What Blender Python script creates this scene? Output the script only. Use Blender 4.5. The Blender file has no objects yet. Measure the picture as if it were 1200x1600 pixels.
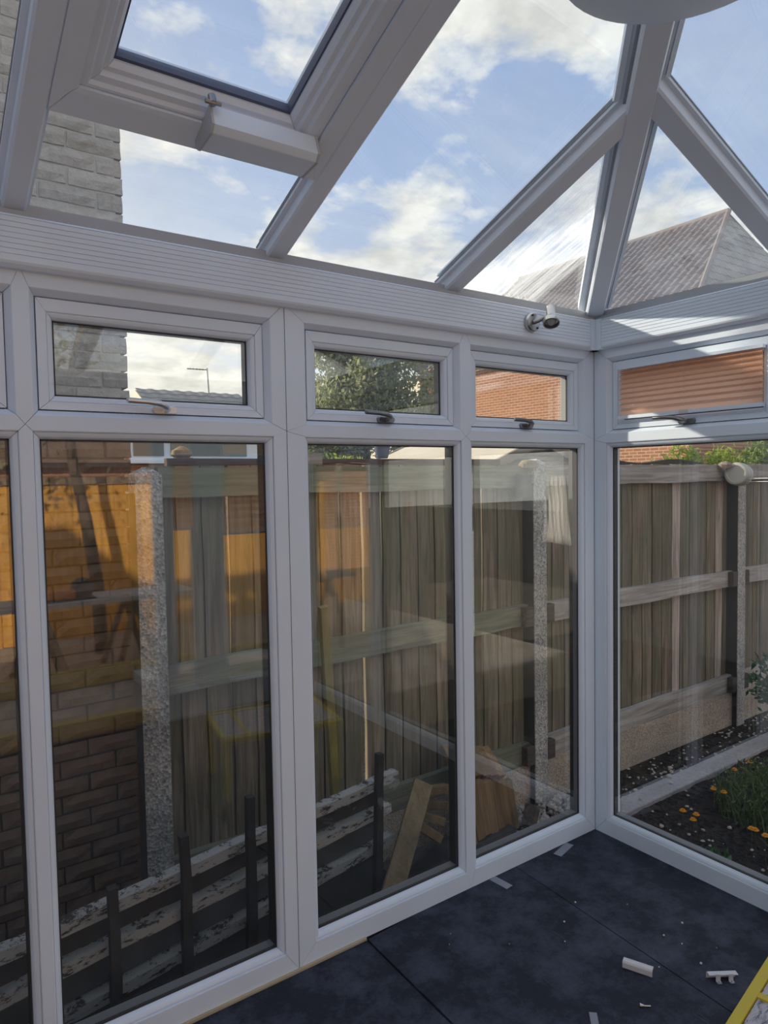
import bpy, bmesh, math, random
from mathutils import Vector, Matrix
random.seed(7)
S = bpy.context.scene; COL = S.collection; R = math.radians
PI = math.pi
# ------------------------------------------------------------------ camera
CAM = Vector((-2.49659, -1.94223, 1.56294))
yaw, pitch, roll, FPX = R(35.4048), R(-2.72447), R(-0.97843), 1095.59
f_ = Vector((math.sin(yaw)*math.cos(pitch), math.cos(yaw)*math.cos(pitch), math.sin(pitch)))
r0 = Vector((math.cos(yaw), -math.sin(yaw), 0)); u0 = r0.cross(f_)
r_ = r0*math.cos(roll)+u0*math.sin(roll); u_ = -r0*math.sin(roll)+u0*math.cos(roll)
cd = bpy.data.cameras.new('camera'); cam = bpy.data.objects.new('camera', cd); COL.objects.link(cam)
m = Matrix.Identity(4)
for i in range(3):
    m[i][0], m[i][1], m[i][2], m[i][3] = r_[i], u_[i], -f_[i], CAM[i]
cam.matrix_world = m
cd.sensor_fit = 'VERTICAL'; cd.sensor_height = 24; cd.lens = FPX/1600*24; cd.clip_start = .02; cd.clip_end = 300
S.camera = cam
# ------------------------------------------------------------------ exposure
S.view_settings.view_transform = 'Standard'; S.view_settings.look = 'None'
S.view_settings.gamma = 1; S.view_settings.use_curve_mapping = False
S.view_settings.exposure = 0.72
S.cycles.transparent_max_bounces = 24
S.cycles.max_bounces = 10
# ------------------------------------------------------------------ node helper
class NT:
    def __init__(s, nt):
        s.nt = nt; s.n = nt.nodes; s.l = nt.links
    def new(s, t, ins=None, **kw):
        nd = s.n.new(t)
        for k, v in kw.items(): setattr(nd, k, v)
        for k, v in (ins or {}).items():
            if isinstance(v, bpy.types.NodeSocket): s.l.new(v, nd.inputs[k])
            elif isinstance(v, bpy.types.Node): s.l.new(v.outputs[0], nd.inputs[k])
            else: nd.inputs[k].default_value = v
        return nd
    def math(s, op, a, b=0.0, c=None, clamp=False):
        d = {0: a, 1: b}
        if c is not None: d[2] = c
        return s.new('ShaderNodeMath', d, operation=op, use_clamp=clamp).outputs[0]
    def mix(s, f, a, b, mode='MIX'):
        nd = s.new('ShaderNodeMix', data_type='RGBA', blend_type=mode)
        for i, v in ((0, f), (6, a), (7, b)):
            if isinstance(v, bpy.types.NodeSocket): s.l.new(v, nd.inputs[i])
            else: nd.inputs[i].default_value = v if i == 0 else (*v, 1) if len(v) == 3 else v
        return nd.outputs[2]
    def ramp(s, f, stops):
        nd = s.new('ShaderNodeValToRGB', {0: f}); cr = nd.color_ramp
        while len(cr.elements) < len(stops): cr.elements.new(.5)
        for e, (p, c) in zip(cr.elements, stops):
            e.position = p; e.color = (*c, 1) if isinstance(c, tuple) else (c, c, c, 1)
        return nd.outputs[0]
    def noise(s, vec, scale, detail=4, rough=.55, dist=0.):
        return s.new('ShaderNodeTexNoise', {'Vector': vec, 'Scale': scale, 'Detail': detail, 'Roughness': rough, 'Distortion': dist}).outputs[0]
def srgb(*c):
    return tuple(((x/255+.055)/1.055)**2.4 if x/255 > .04045 else x/255/12.92 for x in c)
# ------------------------------------------------------------------ world: broken cloud, low sun side
SUN = Vector((-.50, .866, 0)); SUN_EL = R(23)
sd = Vector((SUN.x*math.cos(SUN_EL), SUN.y*math.cos(SUN_EL), math.sin(SUN_EL)))
W = bpy.data.worlds.new('sky'); S.world = W; W.use_nodes = True
t = NT(W.node_tree); t.n.clear()
g = t.new('ShaderNodeTexCoord').outputs['Generated']
sx = t.new('ShaderNodeSeparateXYZ', {0: g}); z = t.math('MAXIMUM', sx.outputs[2], 0.0)
base = t.ramp(z, [(0, srgb(216, 208, 196)), (.14, srgb(178, 190, 208)), (.32, srgb(146, 164, 192)), (.7, srgb(112, 134, 174))])
dt = t.new('ShaderNodeVectorMath', {0: g, 1: tuple(sd)}, operation='DOT_PRODUCT').outputs['Value']
dtc = t.math('MAXIMUM', dt, 0.0)
glow = t.math('POWER', dtc, 5.0)
base = t.mix(t.math('MULTIPLY', glow, .55), base, srgb(252, 240, 214))
hd = t.new('ShaderNodeVectorMath', {0: t.new('ShaderNodeVectorMath', {0: g, 1: (1, 1, 0)}, operation='MULTIPLY').outputs[0], 1: tuple(SUN)}, operation='DOT_PRODUCT').outputs['Value']
low = t.math('MULTIPLY', t.math('POWER', t.math('MAXIMUM', hd, 0.0), 2.0), t.math('POWER', t.math('SUBTRACT', 1.0, z), 4.0))
base = t.mix(t.math('MULTIPLY', low, 1.0, clamp=True), base, srgb(250, 232, 200))
zz = t.math('ADD', z, .22)
px_ = t.math('DIVIDE', sx.outputs[0], zz); py_ = t.math('DIVIDE', sx.outputs[1], zz)
cv = t.new('ShaderNodeCombineXYZ', {0: px_, 1: py_, 2: 3.43})
n1 = t.noise(cv, 2.1, 9, .52, .1); n2 = t.noise(cv, 6.5, 6, .6)
nn = t.math('ADD', t.math('ADD', t.math('MULTIPLY', n1, .78), t.math('MULTIPLY', n2, .22)), t.math('MULTIPLY', t.math('POWER', t.math('SUBTRACT', 1.0, z), 3.0), .07))
cl = t.ramp(nn, [(.48, 0.0), (.515, .55), (.56, 1.0)])
thin = t.math('MULTIPLY', t.ramp(t.noise(t.new('ShaderNodeCombineXYZ', {0: t.math('MULTIPLY', px_, .8), 1: t.math('MULTIPLY', py_, 2.4), 2: 9.0}), 1.3, 7, .6), [(.42, 0.0), (.7, .4)]), .7)
cc = t.mix(t.math('POWER', dtc, 3.0), srgb(214, 213, 208), srgb(246, 232, 206))
shade = t.ramp(n2, [(.35, .72), (.6, 1.0)])
cc = t.mix(1.0, cc, shade, 'MULTIPLY')
sky = t.mix(t.math('MAXIMUM', cl, thin), base, cc)
bg = t.new('ShaderNodeBackground', {0: sky, 1: 1.0})
t.l.new(bg.outputs[0], t.new('ShaderNodeOutputWorld').inputs[0])
# ------------------------------------------------------------------ sun
ld = bpy.data.lights.new('sun', 'SUN'); ld.energy = 3.8; ld.angle = R(1.2); ld.color = (1, .88, .70)
sun = bpy.data.objects.new('sun', ld); COL.objects.link(sun)
sun.rotation_euler = sd.to_track_quat('Z', 'Y').to_euler(); sun.location = (-6, 10, 8)

# ------------------------------------------------------------------ materials
def mat(name, build):
    M = bpy.data.materials.new(name); M.use_nodes = True
    t = NT(M.node_tree); t.n.clear(); out = t.new('ShaderNodeOutputMaterial')
    t.obj = lambda: t.new('ShaderNodeTexCoord').outputs['Object']
    sh = build(t); t.l.new(sh.outputs[0] if isinstance(sh, bpy.types.Node) else sh, out.inputs[0]); return M
def pbr(t, col, rough=.6, metal=0., bump=None, bs=.3, bd=.01, spec=.5):
    p = t.new('ShaderNodeBsdfPrincipled')
    for k, v in (('Base Color', col), ('Roughness', rough), ('Metallic', metal), ('Specular IOR Level', spec)):
        if isinstance(v, bpy.types.NodeSocket): t.l.new(v, p.inputs[k])
        else: p.inputs[k].default_value = (*v, 1) if isinstance(v, tuple) and len(v) == 3 else v
    if bump is not None:
        b = t.new('ShaderNodeBump', {'Height': bump, 'Strength': bs, 'Distance': bd}); t.l.new(b.outputs[0], p.inputs['Normal'])
    return p
def flat(name, col, rough=.6, metal=0., var=.06, sc=6, bs=0.):
    def b(t):
        n = t.noise(t.obj(), sc, 4); c = t.mix(n, tuple(x*(1-var) for x in col), tuple(min(1, x*(1+var)) for x in col))
        return pbr(t, c, rough, metal, n if bs else None, bs)
    return mat(name, b)
def wood(name, c1, c2, axis=2, rnd=.35, green=None, rough=.8, sc=1.0):
    def b(t):
        oi = t.new('ShaderNodeObjectInfo').outputs['Random']
        off = t.new('ShaderNodeVectorMath', {0: t.obj(), 1: t.new('ShaderNodeCombineXYZ', {0: t.math('MULTIPLY', oi, 17.), 1: t.math('MULTIPLY', oi, 9.), 2: t.math('MULTIPLY', oi, 31.)})}, operation='ADD').outputs[0]
        s = [26*sc, 26*sc, 26*sc]; s[axis] = 1.3*sc
        v = t.new('ShaderNodeMapping', {'Vector': off, 'Scale': tuple(s)}).outputs[0]
        gr = t.noise(v, 1.4, 6, .62, .8)
        fine = t.noise(v, 5., 3, .6)
        s2 = [5*sc]*3; s2[axis] = 1.2*sc
        blot = t.noise(t.new('ShaderNodeMapping', {'Vector': off, 'Scale': tuple(s2)}).outputs[0], 1.1, 4)
        c = t.mix(t.ramp(gr, [(.38, 0.), (.60, 1.)]), c1, c2)
        c = t.mix(t.math('MULTIPLY', t.ramp(blot, [(.4, 0.), (.75, 1.)]), .55), c, tuple(x*.55 for x in c1))
        if green: c = t.mix(t.math('MULTIPLY', t.ramp(t.noise(off, 2.2, 3), [(.4, 0.), (.65, 1.)]), .55), c, green)
        k = t.math('ADD', 1-rnd/2, t.math('MULTIPLY', oi, rnd))
        c = t.mix(1.0, c, t.new('ShaderNodeCombineColor', {0: k, 1: k, 2: k}).outputs[0], 'MULTIPLY')
        # knots
        vs = [7.]*3; vs[axis] = 2.2
        kn = t.new('ShaderNodeTexVoronoi', {'Vector': t.new('ShaderNodeMapping', {'Vector': off, 'Scale': tuple(vs)}).outputs[0], 'Scale': 1.0}).outputs['Distance']
        c = t.mix(t.math('MULTIPLY', t.ramp(kn, [(.05, 1.), (.13, 0.)]), .5), c, tuple(x*.35 for x in c1))
        return pbr(t, c, rough, 0, t.math('ADD', gr, t.math('MULTIPLY', fine, .4)), .45, .004, .2)
    return mat(name, b)
def speck(name, cols, sc=90, rough=.9, bs=.8, bd=.006, dirt=None):
    def b(t):
        o = t.obj(); v = t.new('ShaderNodeTexVoronoi', {'Vector': o, 'Scale': sc})
        r = t.new('ShaderNodeSeparateColor', {0: v.outputs['Color']}).outputs[0]
        c = t.ramp(r, [(i/(len(cols)-1), k) for i, k in enumerate(cols)])
        n = t.noise(o, 3., 5)
        c = t.mix(t.math('MULTIPLY', t.ramp(n, [(.35, 0.), (.7, 1.)]), .5), c, dirt or tuple(x*.5 for x in cols[0]))
        return pbr(t, c, rough, 0, v.outputs['Distance'], bs, bd, .2)
    return mat(name, b)
def brickm(name, c1, c2, mortar, bw=.225, bh=.075, vert='xz'):
    def b(t):
        s = t.new('ShaderNodeSeparateXYZ', {0: t.obj()})
        u = s.outputs[0] if vert == 'xz' else s.outputs[1]
        v = t.new('ShaderNodeCombineXYZ', {0: u, 1: s.outputs[2], 2: 0.})
        br = t.new('ShaderNodeTexBrick', {'Vector': v, 'Color1': (*c1, 1), 'Color2': (*c2, 1), 'Mortar': (*mortar, 1), 'Scale': 1., 'Mortar Size': .009, 'Brick Width': bw, 'Row Height': bh, 'Bias': 0.})
        n = t.noise(t.obj(), 1.2, 5); c = t.mix(t.math('MULTIPLY', n, .4), br.outputs[0], tuple(x*.6 for x in c1))
        return pbr(t, c, .9, 0, t.math('SUBTRACT', 1., br.outputs['Fac']), .4, .006, .2)
    return mat(name, b)

def glassm(name, k=1.0, tint=(.96, .975, .97), film=None, streak=None):
    def b(t):
        bf = t.new('ShaderNodeNewGeometry').outputs['Backfacing']   # same reflectance on both faces of the thin pane
        ior = t.math('ADD', 1.5, t.math('MULTIPLY', bf, 1/1.5-1.5))
        fr = t.new('ShaderNodeFresnel', {'IOR': ior}).outputs[0]
        fac = t.math('MINIMUM', t.math('MULTIPLY', fr, k), 1.0)
        tr = t.new('ShaderNodeBsdfTransparent', {0: (*tint, 1)}).outputs[0]
        gl = t.new('ShaderNodeBsdfGlossy', {'Color': (1, 1, 1, 1), 'Roughness': 0.0}).outputs[0]
        if film:
            o = t.obj(); amt = 0.0; n = t.noise(o, 3.5, 6, .65)
            amt = t.math('MULTIPLY', t.ramp(n, [(.38, 0.), (.8, 1.)]), film)
            sp = t.new('ShaderNodeTexVoronoi', {'Vector': o, 'Scale': 30.}).outputs['Distance']
            dots = t.math('MULTIPLY', t.ramp(sp, [(.03, 1.), (.06, 0.)]), t.ramp(t.noise(o, 1.9, 2), [(.5, 0.), (.62, .6)]))
            if streak:
                v = t.new('ShaderNodeMapping', {'Vector': o, 'Scale': streak['scale']}).outputs[0]
                a = t.ramp(t.noise(v, 1.0, 6, .6, .3), [(.38, 0.), (.62, 1.)])
                s = t.new('ShaderNodeSeparateXYZ', {0: o})
                w = t.math('ADD', s.outputs[0], t.math('MULTIPLY', t.noise(o, 2.0, 2), streak['wob']))
                mk = t.ramp(t.math('ADD', w, streak['off']), [(.46, 1.), (.49, 0.)]) if streak.get('mask') else 1.0
                a = t.math('MULTIPLY', t.math('MULTIPLY', t.math('ADD', t.math('MULTIPLY', a, .8), .2), mk), streak['amt'])
                amt = t.math('MAXIMUM', amt, a)
            amt = t.math('MAXIMUM', amt, t.math('MULTIPLY', dots, .5))
            df = t.new('ShaderNodeBsdfTranslucent', {0: (.85, .88, .9, 1)}).outputs[0]
            tr = t.new('ShaderNodeMixShader', {0: amt, 1: tr, 2: df}).outputs[0]
        return t.new('ShaderNodeMixShader', {0: fac, 1: tr, 2: gl})
    return mat(name, b)

def upvcf(t):
    o = t.obj(); n = t.noise(o, 2.2, 5); n2 = t.noise(o, 60., 2)
    c = t.mix(t.ramp(n, [(.3, 0.), (.8, 1.)]), (.78, .87, .99), (.71, .79, .90))
    return pbr(t, c, t.math('ADD', .32, t.math('MULTIPLY', n2, .12)), 0, None, spec=.45)
M_UPVC = mat('white_upvc', upvcf)
M_GASKET = flat('dark_gasket', (.035, .035, .038), .6)
M_RGASK = flat('grey_gasket', (.30, .32, .36), .5)
M_SPACER = flat('brown_spacer', (.235, .24, .25), .5)
M_CHROME = flat('brushed_metal', (.78, .77, .75), .38, 1., .1, 20)
M_DKMETAL = flat('dull_pewter_metal', (.28, .28, .29), .3, 1., .2, 20)
M_PANE = glassm('window_glass', 2.4)
M_ROOFG = glassm('roof_glass', 1.0, (.95, .97, .98), film=.10)
M_ROOFW = glassm('roof_glass_wet', 1.0, (.95, .97, .98), film=.12, streak=dict(scale=(70, 5, 5), wob=.12, off=.72, amt=.42, mask=True))
M_ROOFD = glassm('roof_glass_spotted', 1.0, (.95, .97, .98), film=.30, streak=dict(scale=(4, 40, 4), wob=.1, off=0., amt=.12))
M_SPOTM = flat('satin_steel', (.50, .50, .49), .28, 1., .08, 12)
M_LENS = flat('lamp_glass', (.35, .36, .37), .15, 0., .2, 30)
M_FLOOR = mat('navy_membrane', lambda t: (lambda o: pbr(t, t.mix(t.math('MAXIMUM', t.ramp(t.noise(o, 5., 9, .75), [(.44, 0.), (.72, 1.)]), t.math('MULTIPLY', t.ramp(t.noise(t.new('ShaderNodeMapping', {'Vector': o, 'Scale': (60, 3, 1), 'Rotation': (0, 0, .25)}).outputs[0], 1.2, 4, .6), [(.66, 0.), (.72, 1.)]), .6)), (.015, .020, .034), (.085, .10, .145)), .62, 0, t.noise(o, 45., 5, .7), .5, .004, .3))(t.obj()))
M_SEAM = flat('seam_black', (.008, .009, .012), .7)
M_TAPE = flat('silver_tape', (.30, .32, .37), .4, .3, .1, 30)
M_PLYEDGE = wood('plywood_edge', (.50, .40, .27), (.62, .52, .37), 0, .1)
M_BOARD = wood('weathered_board', (.34, .27, .215), (.62, .53, .455), 2, .30)
M_RAIL = wood('weathered_rail', (.34, .30, .265), (.56, .51, .46), 0, .2)
M_BOARDG = wood('algae_and_shade_board', (.17, .135, .095), (.36, .29, .215), 2, .35, (.15, .16, .095))  # algae green, plus the narrow passage's shade darkened into the colour
M_RAILG = wood('algae_and_shade_rail', (.20, .19, .14), (.34, .32, .24), 0, .15, (.20, .23, .14))  # greenish left rails, passage shade mixed into the colour as well
M_BLOCK = wood('dark_cleat', (.07, .055, .045), (.14, .115, .10), 0, .2)
M_PEBBLE = speck('pebbledash_concrete', [(.30, .29, .27), (.48, .46, .43), (.72, .69, .64), (.40, .37, .34)], 85)
M_GRAVEL = speck('gravel_board_concrete', [(.34, .28, .22), (.50, .41, .33), (.62, .52, .42), (.42, .34, .27)], 95, dirt=(.27, .22, .18))
M_CONC = speck('edging_concrete', [(.33, .31, .31), (.41, .39, .39), (.45, .42, .42)], 60, bs=.4)
M_SOIL = speck('dark_soil', [(.018, .015, .012), (.04, .032, .025), (.065, .05, .04)], 35, bs=1., bd=.03)
M_PASSG = speck('passage_ground', [(.03, .027, .025), (.05, .045, .04), (.04, .035, .03)], 25, bs=1., bd=.02)
M_STONE = flat('pale_stone', (.55, .48, .40), .8, 0, .3, 30)
M_STONE2 = flat('grey_stone', (.36, .33, .30), .8, 0, .3, 30)
def nbrick(t):
    oi = t.new('ShaderNodeObjectInfo').outputs['Random']; o = t.obj()
    off = t.new('ShaderNodeVectorMath', {0: o, 1: t.new('ShaderNodeCombineXYZ', {0: t.math('MULTIPLY', oi, 13.), 1: 0., 2: t.math('MULTIPLY', oi, 7.)})}, operation='ADD').outputs[0]
    n = t.noise(off, 22., 7, .7)
    c = t.mix(oi, (.56, .51, .45), (.68, .62, .55)); c = t.mix(t.ramp(n, [(.3, 0.), (.7, 1.)]), t.mix(1.0, c, (.72, .69, .66), 'MULTIPLY'), c)
    return pbr(t, c, .95, 0, n, .9, .02, .15)
M_NBRICK = mat('rough_faced_brick', nbrick)
M_NBRICKD = flat('brown_shaded_brick', (.17, .12, .09), .9, 0, .4, 25, .6)  # brown lower brick, with the passage's shade darkened into its colour
M_MORTAR = flat('old_mortar', (.55, .51, .46), .95, 0, .2, 20, .4)
M_HBRICK = brickm('orange_house_brick', (.47, .22, .125), (.37, .165, .095), (.66, .52, .41), vert='yz')
M_HBRICKX = brickm('orange_house_brick_end', (.50, .22, .13), (.42, .17, .10), (.5, .42, .34), vert='xz')
M_INBRICK = flat('pale_wall_render', (.70, .72, .76), .9, 0, .06, 3)
M_TILE = flat('grey_brown_pantile', (.20, .165, .155), .75, 0, .25, 3)
M_TILE2 = flat('slate_grey_tile', (.30, .29, .27), .8, 0, .25, 3)
M_BRTILE = flat('brown_roof_tile', (.20, .13, .09), .8, 0, .25, 3)
M_RENDER = flat('cream_render', (.85, .77, .64), .9, 0, .05)
M_FELT = flat('sunbleached_felt', (.58, .52, .42), .9, 0, .12, 5)
M_SHEDW = wood('flaking_shed_timber', (.10, .085, .07), (.42, .38, .31), 0, .2)
M_BARGE = wood('shed_barge_board', (.26, .21, .17), (.36, .30, .25), 0, .2)
M_DARKW = wood('dark_brown_timber', (.075, .04, .03), (.13, .075, .055), 0, .2)
M_ORANGE = wood('new_orange_board', (.85, .40, .07), (.95, .52, .12), 2, .25)
M_YELLOWW = wood('yellow_treated_timber', (.50, .38, .12), (.62, .48, .18), 0, .15)
M_OFFCUT = wood('honey_offcut', (.20, .125, .06), (.32, .21, .11), 2, .4)
M_OLDY = wood('dull_yellow_reflection', (.30, .25, .10), (.40, .33, .14), 2, .2)
M_OLDW = wood('grubby_plank', (.26, .19, .11), (.36, .27, .16), 2, .2)
def peel(t):
    o = t.obj(); v = t.new('ShaderNodeMapping', {'Vector': o, 'Scale': (9, 9, 34)}).outputs[0]
    n = t.noise(v, 1.6, 9, .78); k = t.ramp(n, [(.44, 0.), (.47, 1.)])
    c = t.mix(k, (.07, .062, .055), (.46, .455, .44)); return pbr(t, c, .7, 0, k, .5, .002, .3)
M_PEEL = mat('peeling_white_paint', peel)
M_DKSLAT = flat('rotten_timber_and_slot_shade', (.05, .047, .043), .9, 0, .4, 14)
M_GREYB = flat('grey_weathered_panel', (.085, .088, .085), .85, 0, .35, 8)
M_BLIND = mat('brown_pleat_fabric', lambda t: (lambda n: t.new('ShaderNodeMixShader', {0: .82, 1: pbr(t, t.mix(n, (.66, .43, .32), (.76, .51, .39)), .85).outputs[0], 2: t.new('ShaderNodeBsdfTranslucent', {0: (.96, .70, .55, 1)}).outputs[0]}))(t.noise(t.obj(), 120., 3)))
M_CORD = flat('pale_cord', (.7, .64, .56), .7)
M_REEL = flat('beige_grey_plastic', (.46, .45, .40), .45, 0, .08, 5)
M_LINE = flat('white_line', (.8, .8, .78), .5)
M_PEG = flat('blue_peg', (.08, .18, .55), .5)
M_CLOTH = flat('white_cloth', (.80, .79, .80), .9, 0, .05, 8)
M_SHIRT = flat('black_shirt', (.02, .02, .024), .9)
M_POT = flat('slate_blue_pot', (.07, .08, .13), .5)
M_YEL = flat('yellow_plastic', (.62, .47, .02), .4, 0, .1, 10)
def scuff(t):
    o = t.obj(); v = t.new('ShaderNodeMapping', {'Vector': o, 'Scale': (14, 60, 14), 'Rotation': (0, 0, .8)}).outputs[0]
    n = t.noise(v, 1.5, 6, .7, 1.); return pbr(t, t.mix(t.ramp(n, [(.38, 0.), (.52, 1.)]), (.10, .10, .12), (.50, .48, .52)), .6)
M_SCUFF = mat('scuffed_grey_panel', scuff)
M_BAG = flat('black_sack', (.012, .012, .014), .35, 0, .3, 6)
M_WHITEP = flat('white_plastic', (.74, .73, .74), .4)
M_SAWM = flat('saw_metal', (.12, .12, .13), .4, .5)
M_REDP = flat('orange_plastic', (.7, .22, .06), .4)
def leafm(name, c1, c2, tr=.3):
    def b(t):
        r = t.new('ShaderNodeNewGeometry').outputs['Random Per Island']
        c = t.mix(r, c1, c2)
        return t.new('ShaderNodeMixShader', {0: tr, 1: pbr(t, c, .55, spec=.3).outputs[0], 2: t.new('ShaderNodeBsdfTranslucent', {0: c}).outputs[0]})
    return mat(name, b)
M_TREE = leafm('tree_leaf', (.24, .28, .14), (.46, .48, .28), .5)
M_BUSH = leafm('lime_leaf', (.16, .26, .03), (.42, .50, .09), .4)
M_BUSH2 = leafm('mid_green_leaf', (.12, .20, .05), (.30, .38, .14), .35)
M_GRASS = leafm('garden_green', (.07, .12, .035), (.21, .27, .11), .3)
M_DKLEAF = leafm('dark_leaf', (.03, .09, .03), (.08, .18, .07), .2)
M_FLOWER = leafm('marigold', (.85, .30, .01), (.95, .48, .02), .2)
M_BARK = flat('bark', (.12, .085, .06), .9, 0, .3, 15, .5)
M_PATIO = speck('brown_patio', [(.40, .34, .27), (.50, .43, .35), (.45, .38, .30)], 18, bs=.5)
M_DARKGLASS = flat('dark_window_glass', (.10, .12, .12), .08)
M_DPIPE = flat('brown_downpipe', (.14, .07, .05), .5)

# ------------------------------------------------------------------ mesh helpers
class MB:
    def __init__(s): s.v = []; s.f = []
    def add(s, v, f):
        o = len(s.v); s.v += [Vector(p) for p in v]; s.f += [tuple(i+o for i in q) for q in f]; return s
    def box(s, x0, x1, y0, y1, z0, z1, M=None):
        v = [Vector((x, y, z)) for z in (z0, z1) for y in (y0, y1) for x in (x0, x1)]
        if M is not None: v = [M @ p for p in v]
        return s.add(v, [(0, 2, 3, 1), (4, 5, 7, 6), (0, 1, 5, 4), (2, 6, 7, 3), (0, 4, 6, 2), (1, 3, 7, 5)])
    def bar(s, a, b, w, h, up=(0, 0, 1)):
        a = Vector(a); b = Vector(b); d = (b-a).normalized(); x = d.cross(Vector(up)).normalized(); y = x.cross(d)
        v = [p+x*i*w/2+y*j*h/2 for p in (a, b) for j in (-1, 1) for i in (-1, 1)]
        return s.add(v, [(0, 1, 3, 2), (4, 6, 7, 5), (0, 4, 5, 1), (2, 3, 7, 6), (0, 2, 6, 4), (1, 5, 7, 3)])
    def tube(s, pts, r, n=10, cap=True):
        pts = [Vector(p) for p in pts]; rr = r if isinstance(r, (list, tuple)) else [r]*len(pts)
        ref = None; o = len(s.v)
        for i, p in enumerate(pts):
            d = (pts[min(i+1, len(pts)-1)]-pts[max(i-1, 0)]).normalized()
            if ref is None: ref = d.orthogonal().normalized()
            ref = (ref-d*ref.dot(d)).normalized(); q = d.cross(ref)
            for k in range(n):
                a = 2*PI*k/n; s.v.append(p+(ref*math.cos(a)+q*math.sin(a))*rr[i])
        for i in range(len(pts)-1):
            for k in range(n):
                k2 = (k+1) % n; s.f.append((o+i*n+k, o+i*n+k2, o+(i+1)*n+k2, o+(i+1)*n+k))
        if cap:
            s.f.append(tuple(o+k for k in range(n))[::-1]); s.f.append(tuple(o+(len(pts)-1)*n+k for k in range(n)))
        return s
    def lathe(s, prof, n=28, M=None):
        o = len(s.v)
        for r, h in prof:
            for k in range(n):
                a = 2*PI*k/n; p = Vector((r*math.cos(a), r*math.sin(a), h)); s.v.append(M @ p if M is not None else p)
        for i in range(len(prof)-1):
            for k in range(n):
                k2 = (k+1) % n; s.f.append((o+i*n+k, o+i*n+k2, o+(i+1)*n+k2, o+(i+1)*n+k))
        s.f.append(tuple(o+k for k in range(n))[::-1]); s.f.append(tuple(o+(len(prof)-1)*n+k for k in range(n)))
        return s
    def extrude(s, poly, p0, p1, ax, ay):
        """2-D polygon swept p0->p1; ax, ay are its axes"""
        ax = Vector(ax); ay = Vector(ay); n = len(poly)
        v = [Vector(p)+ax*a+ay*b for p in (p0, p1) for a, b in poly]
        return s.add(v, [tuple(range(n))[::-1], tuple(range(n, 2*n))]+[(i, (i+1) % n, n+(i+1) % n, n+i) for i in range(n)])
    def build(s, name, mat, parent=None, smooth=False, loc=None, bevel=0):
        me = bpy.data.meshes.new(name); me.from_pydata([tuple(p) for p in s.v], [], s.f)
        bm = bmesh.new(); bm.from_mesh(me)
        bmesh.ops.recalc_face_normals(bm, faces=bm.faces)
        if bevel: bmesh.ops.bevel(bm, geom=[e for e in bm.edges], offset=bevel, segments=2, affect='EDGES', profile=.7)
        bm.to_mesh(me); bm.free()
        me.materials.append(mat)
        if smooth:
            for p in me.polygons: p.use_smooth = True
            try: me.set_sharp_from_angle(angle=R(38))
            except Exception: pass
        o = bpy.data.objects.new(name, me); COL.objects.link(o)
        if loc is not None:
            me.transform(Matrix.Translation(-Vector(loc))); o.location = loc
        if parent is not None:
            o.parent = parent; 
            if loc is None: pass
            o.matrix_parent_inverse = parent.matrix_basis.inverted()
        return o
def tag(o, label=None, cat=None, group=None, kind=None):
    for k, v in (('label', label), ('category', cat), ('group', group), ('kind', kind)):
        if v: o[k] = v
    return o
def thing(name, label, cat, loc=(0, 0, 0), group=None, kind=None, rz=0):
    o = bpy.data.objects.new(name, None); COL.objects.link(o); o.location = loc; o.rotation_euler = (0, 0, rz); o.empty_display_size = .1
    o.matrix_basis = Matrix.Translation(loc) @ Matrix.Rotation(rz, 4, 'Z')
    return tag(o, label, cat, group, kind)
def piece(src, name, parent, loc=(0, 0, 0), rot=(0, 0, 0), scale=(1, 1, 1), world=True):
    o = src.copy(); o.name = name; COL.objects.link(o)
    for k in list(o.keys()):
        if k in ('label', 'category', 'group'): del o[k]
    o.parent = parent
    o.location = loc; o.rotation_euler = rot; o.scale = scale
    o.matrix_parent_inverse = parent.matrix_basis.inverted() if (parent is not None and world) else Matrix.Identity(4)
    return o

# ================================================================== STRUCTURE
# wall mappings: s along the wall, d outward, z up
mA = lambda s, d, z: Vector((s, d, z))
mB = lambda s, d, z: Vector((d, -s, z))
mC = lambda s, d, z: Vector((s, -2.5-d, z))
def ring(mb, mp, inner, outer, prof, back=.07):
    """mitred frame: prof = [(r outward from the opening, depth)...]; then runs flat to outer rect at last depth"""
    s0, s1, z0, z1 = inner; S0, S1, Z0, Z1 = outer; G = .0007
    loops = []
    for r, d in prof: loops.append(((s0-r, s1+r, z0-r, z1+r), d))
    loops.append((outer, prof[-1][1])); loops.append((outer, back)); loops.append((inner, back)); loops.insert(0, loops[-1])
    for side in range(4):
        vs = []
        for (a, b, c, e), d in loops:
            if side == 0: p, q = (a, c), (b, c)
            elif side == 1: p, q = (b, c), (b, e)
            elif side == 2: p, q = (b, e), (a, e)
            else: p, q = (a, e), (a, c)
            if side % 2 == 0:
                sg = 1 if q[0] > p[0] else -1; p = (p[0]+sg*G, p[1]); q = (q[0]-sg*G, q[1])
            else:
                sg = 1 if q[1] > p[1] else -1; p = (p[0], p[1]+sg*G); q = (q[0], q[1]-sg*G)
            vs += [mp(p[0], d, p[1]), mp(q[0], d, q[1])]
        n = len(loops)
        mb.add(vs, [(2*i, 2*i+1, 2*i+3, 2*i+2) for i in range(n-1)]+[tuple(2*i for i in range(n-1))[::-1], tuple(2*i+1 for i in range(n-1))])
P_FIX = [(0, .026), (.002, .018), (.006, .011), (.012, .007), (.0165, .0055), (.017, .0085), (.0185, .0085), (.019, .001), (.0215, 0)]
P_OPEN = [(0, .040), (.001, .024), (.014, .002), (.016, 0)]
P_SASH = [(0, .046), (.002, .037), (.006, .030), (.012, .0265), (.016, .0255), (.0165, .0275), (.018, .0275), (.0185, .0225), (.021, .022)]
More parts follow.
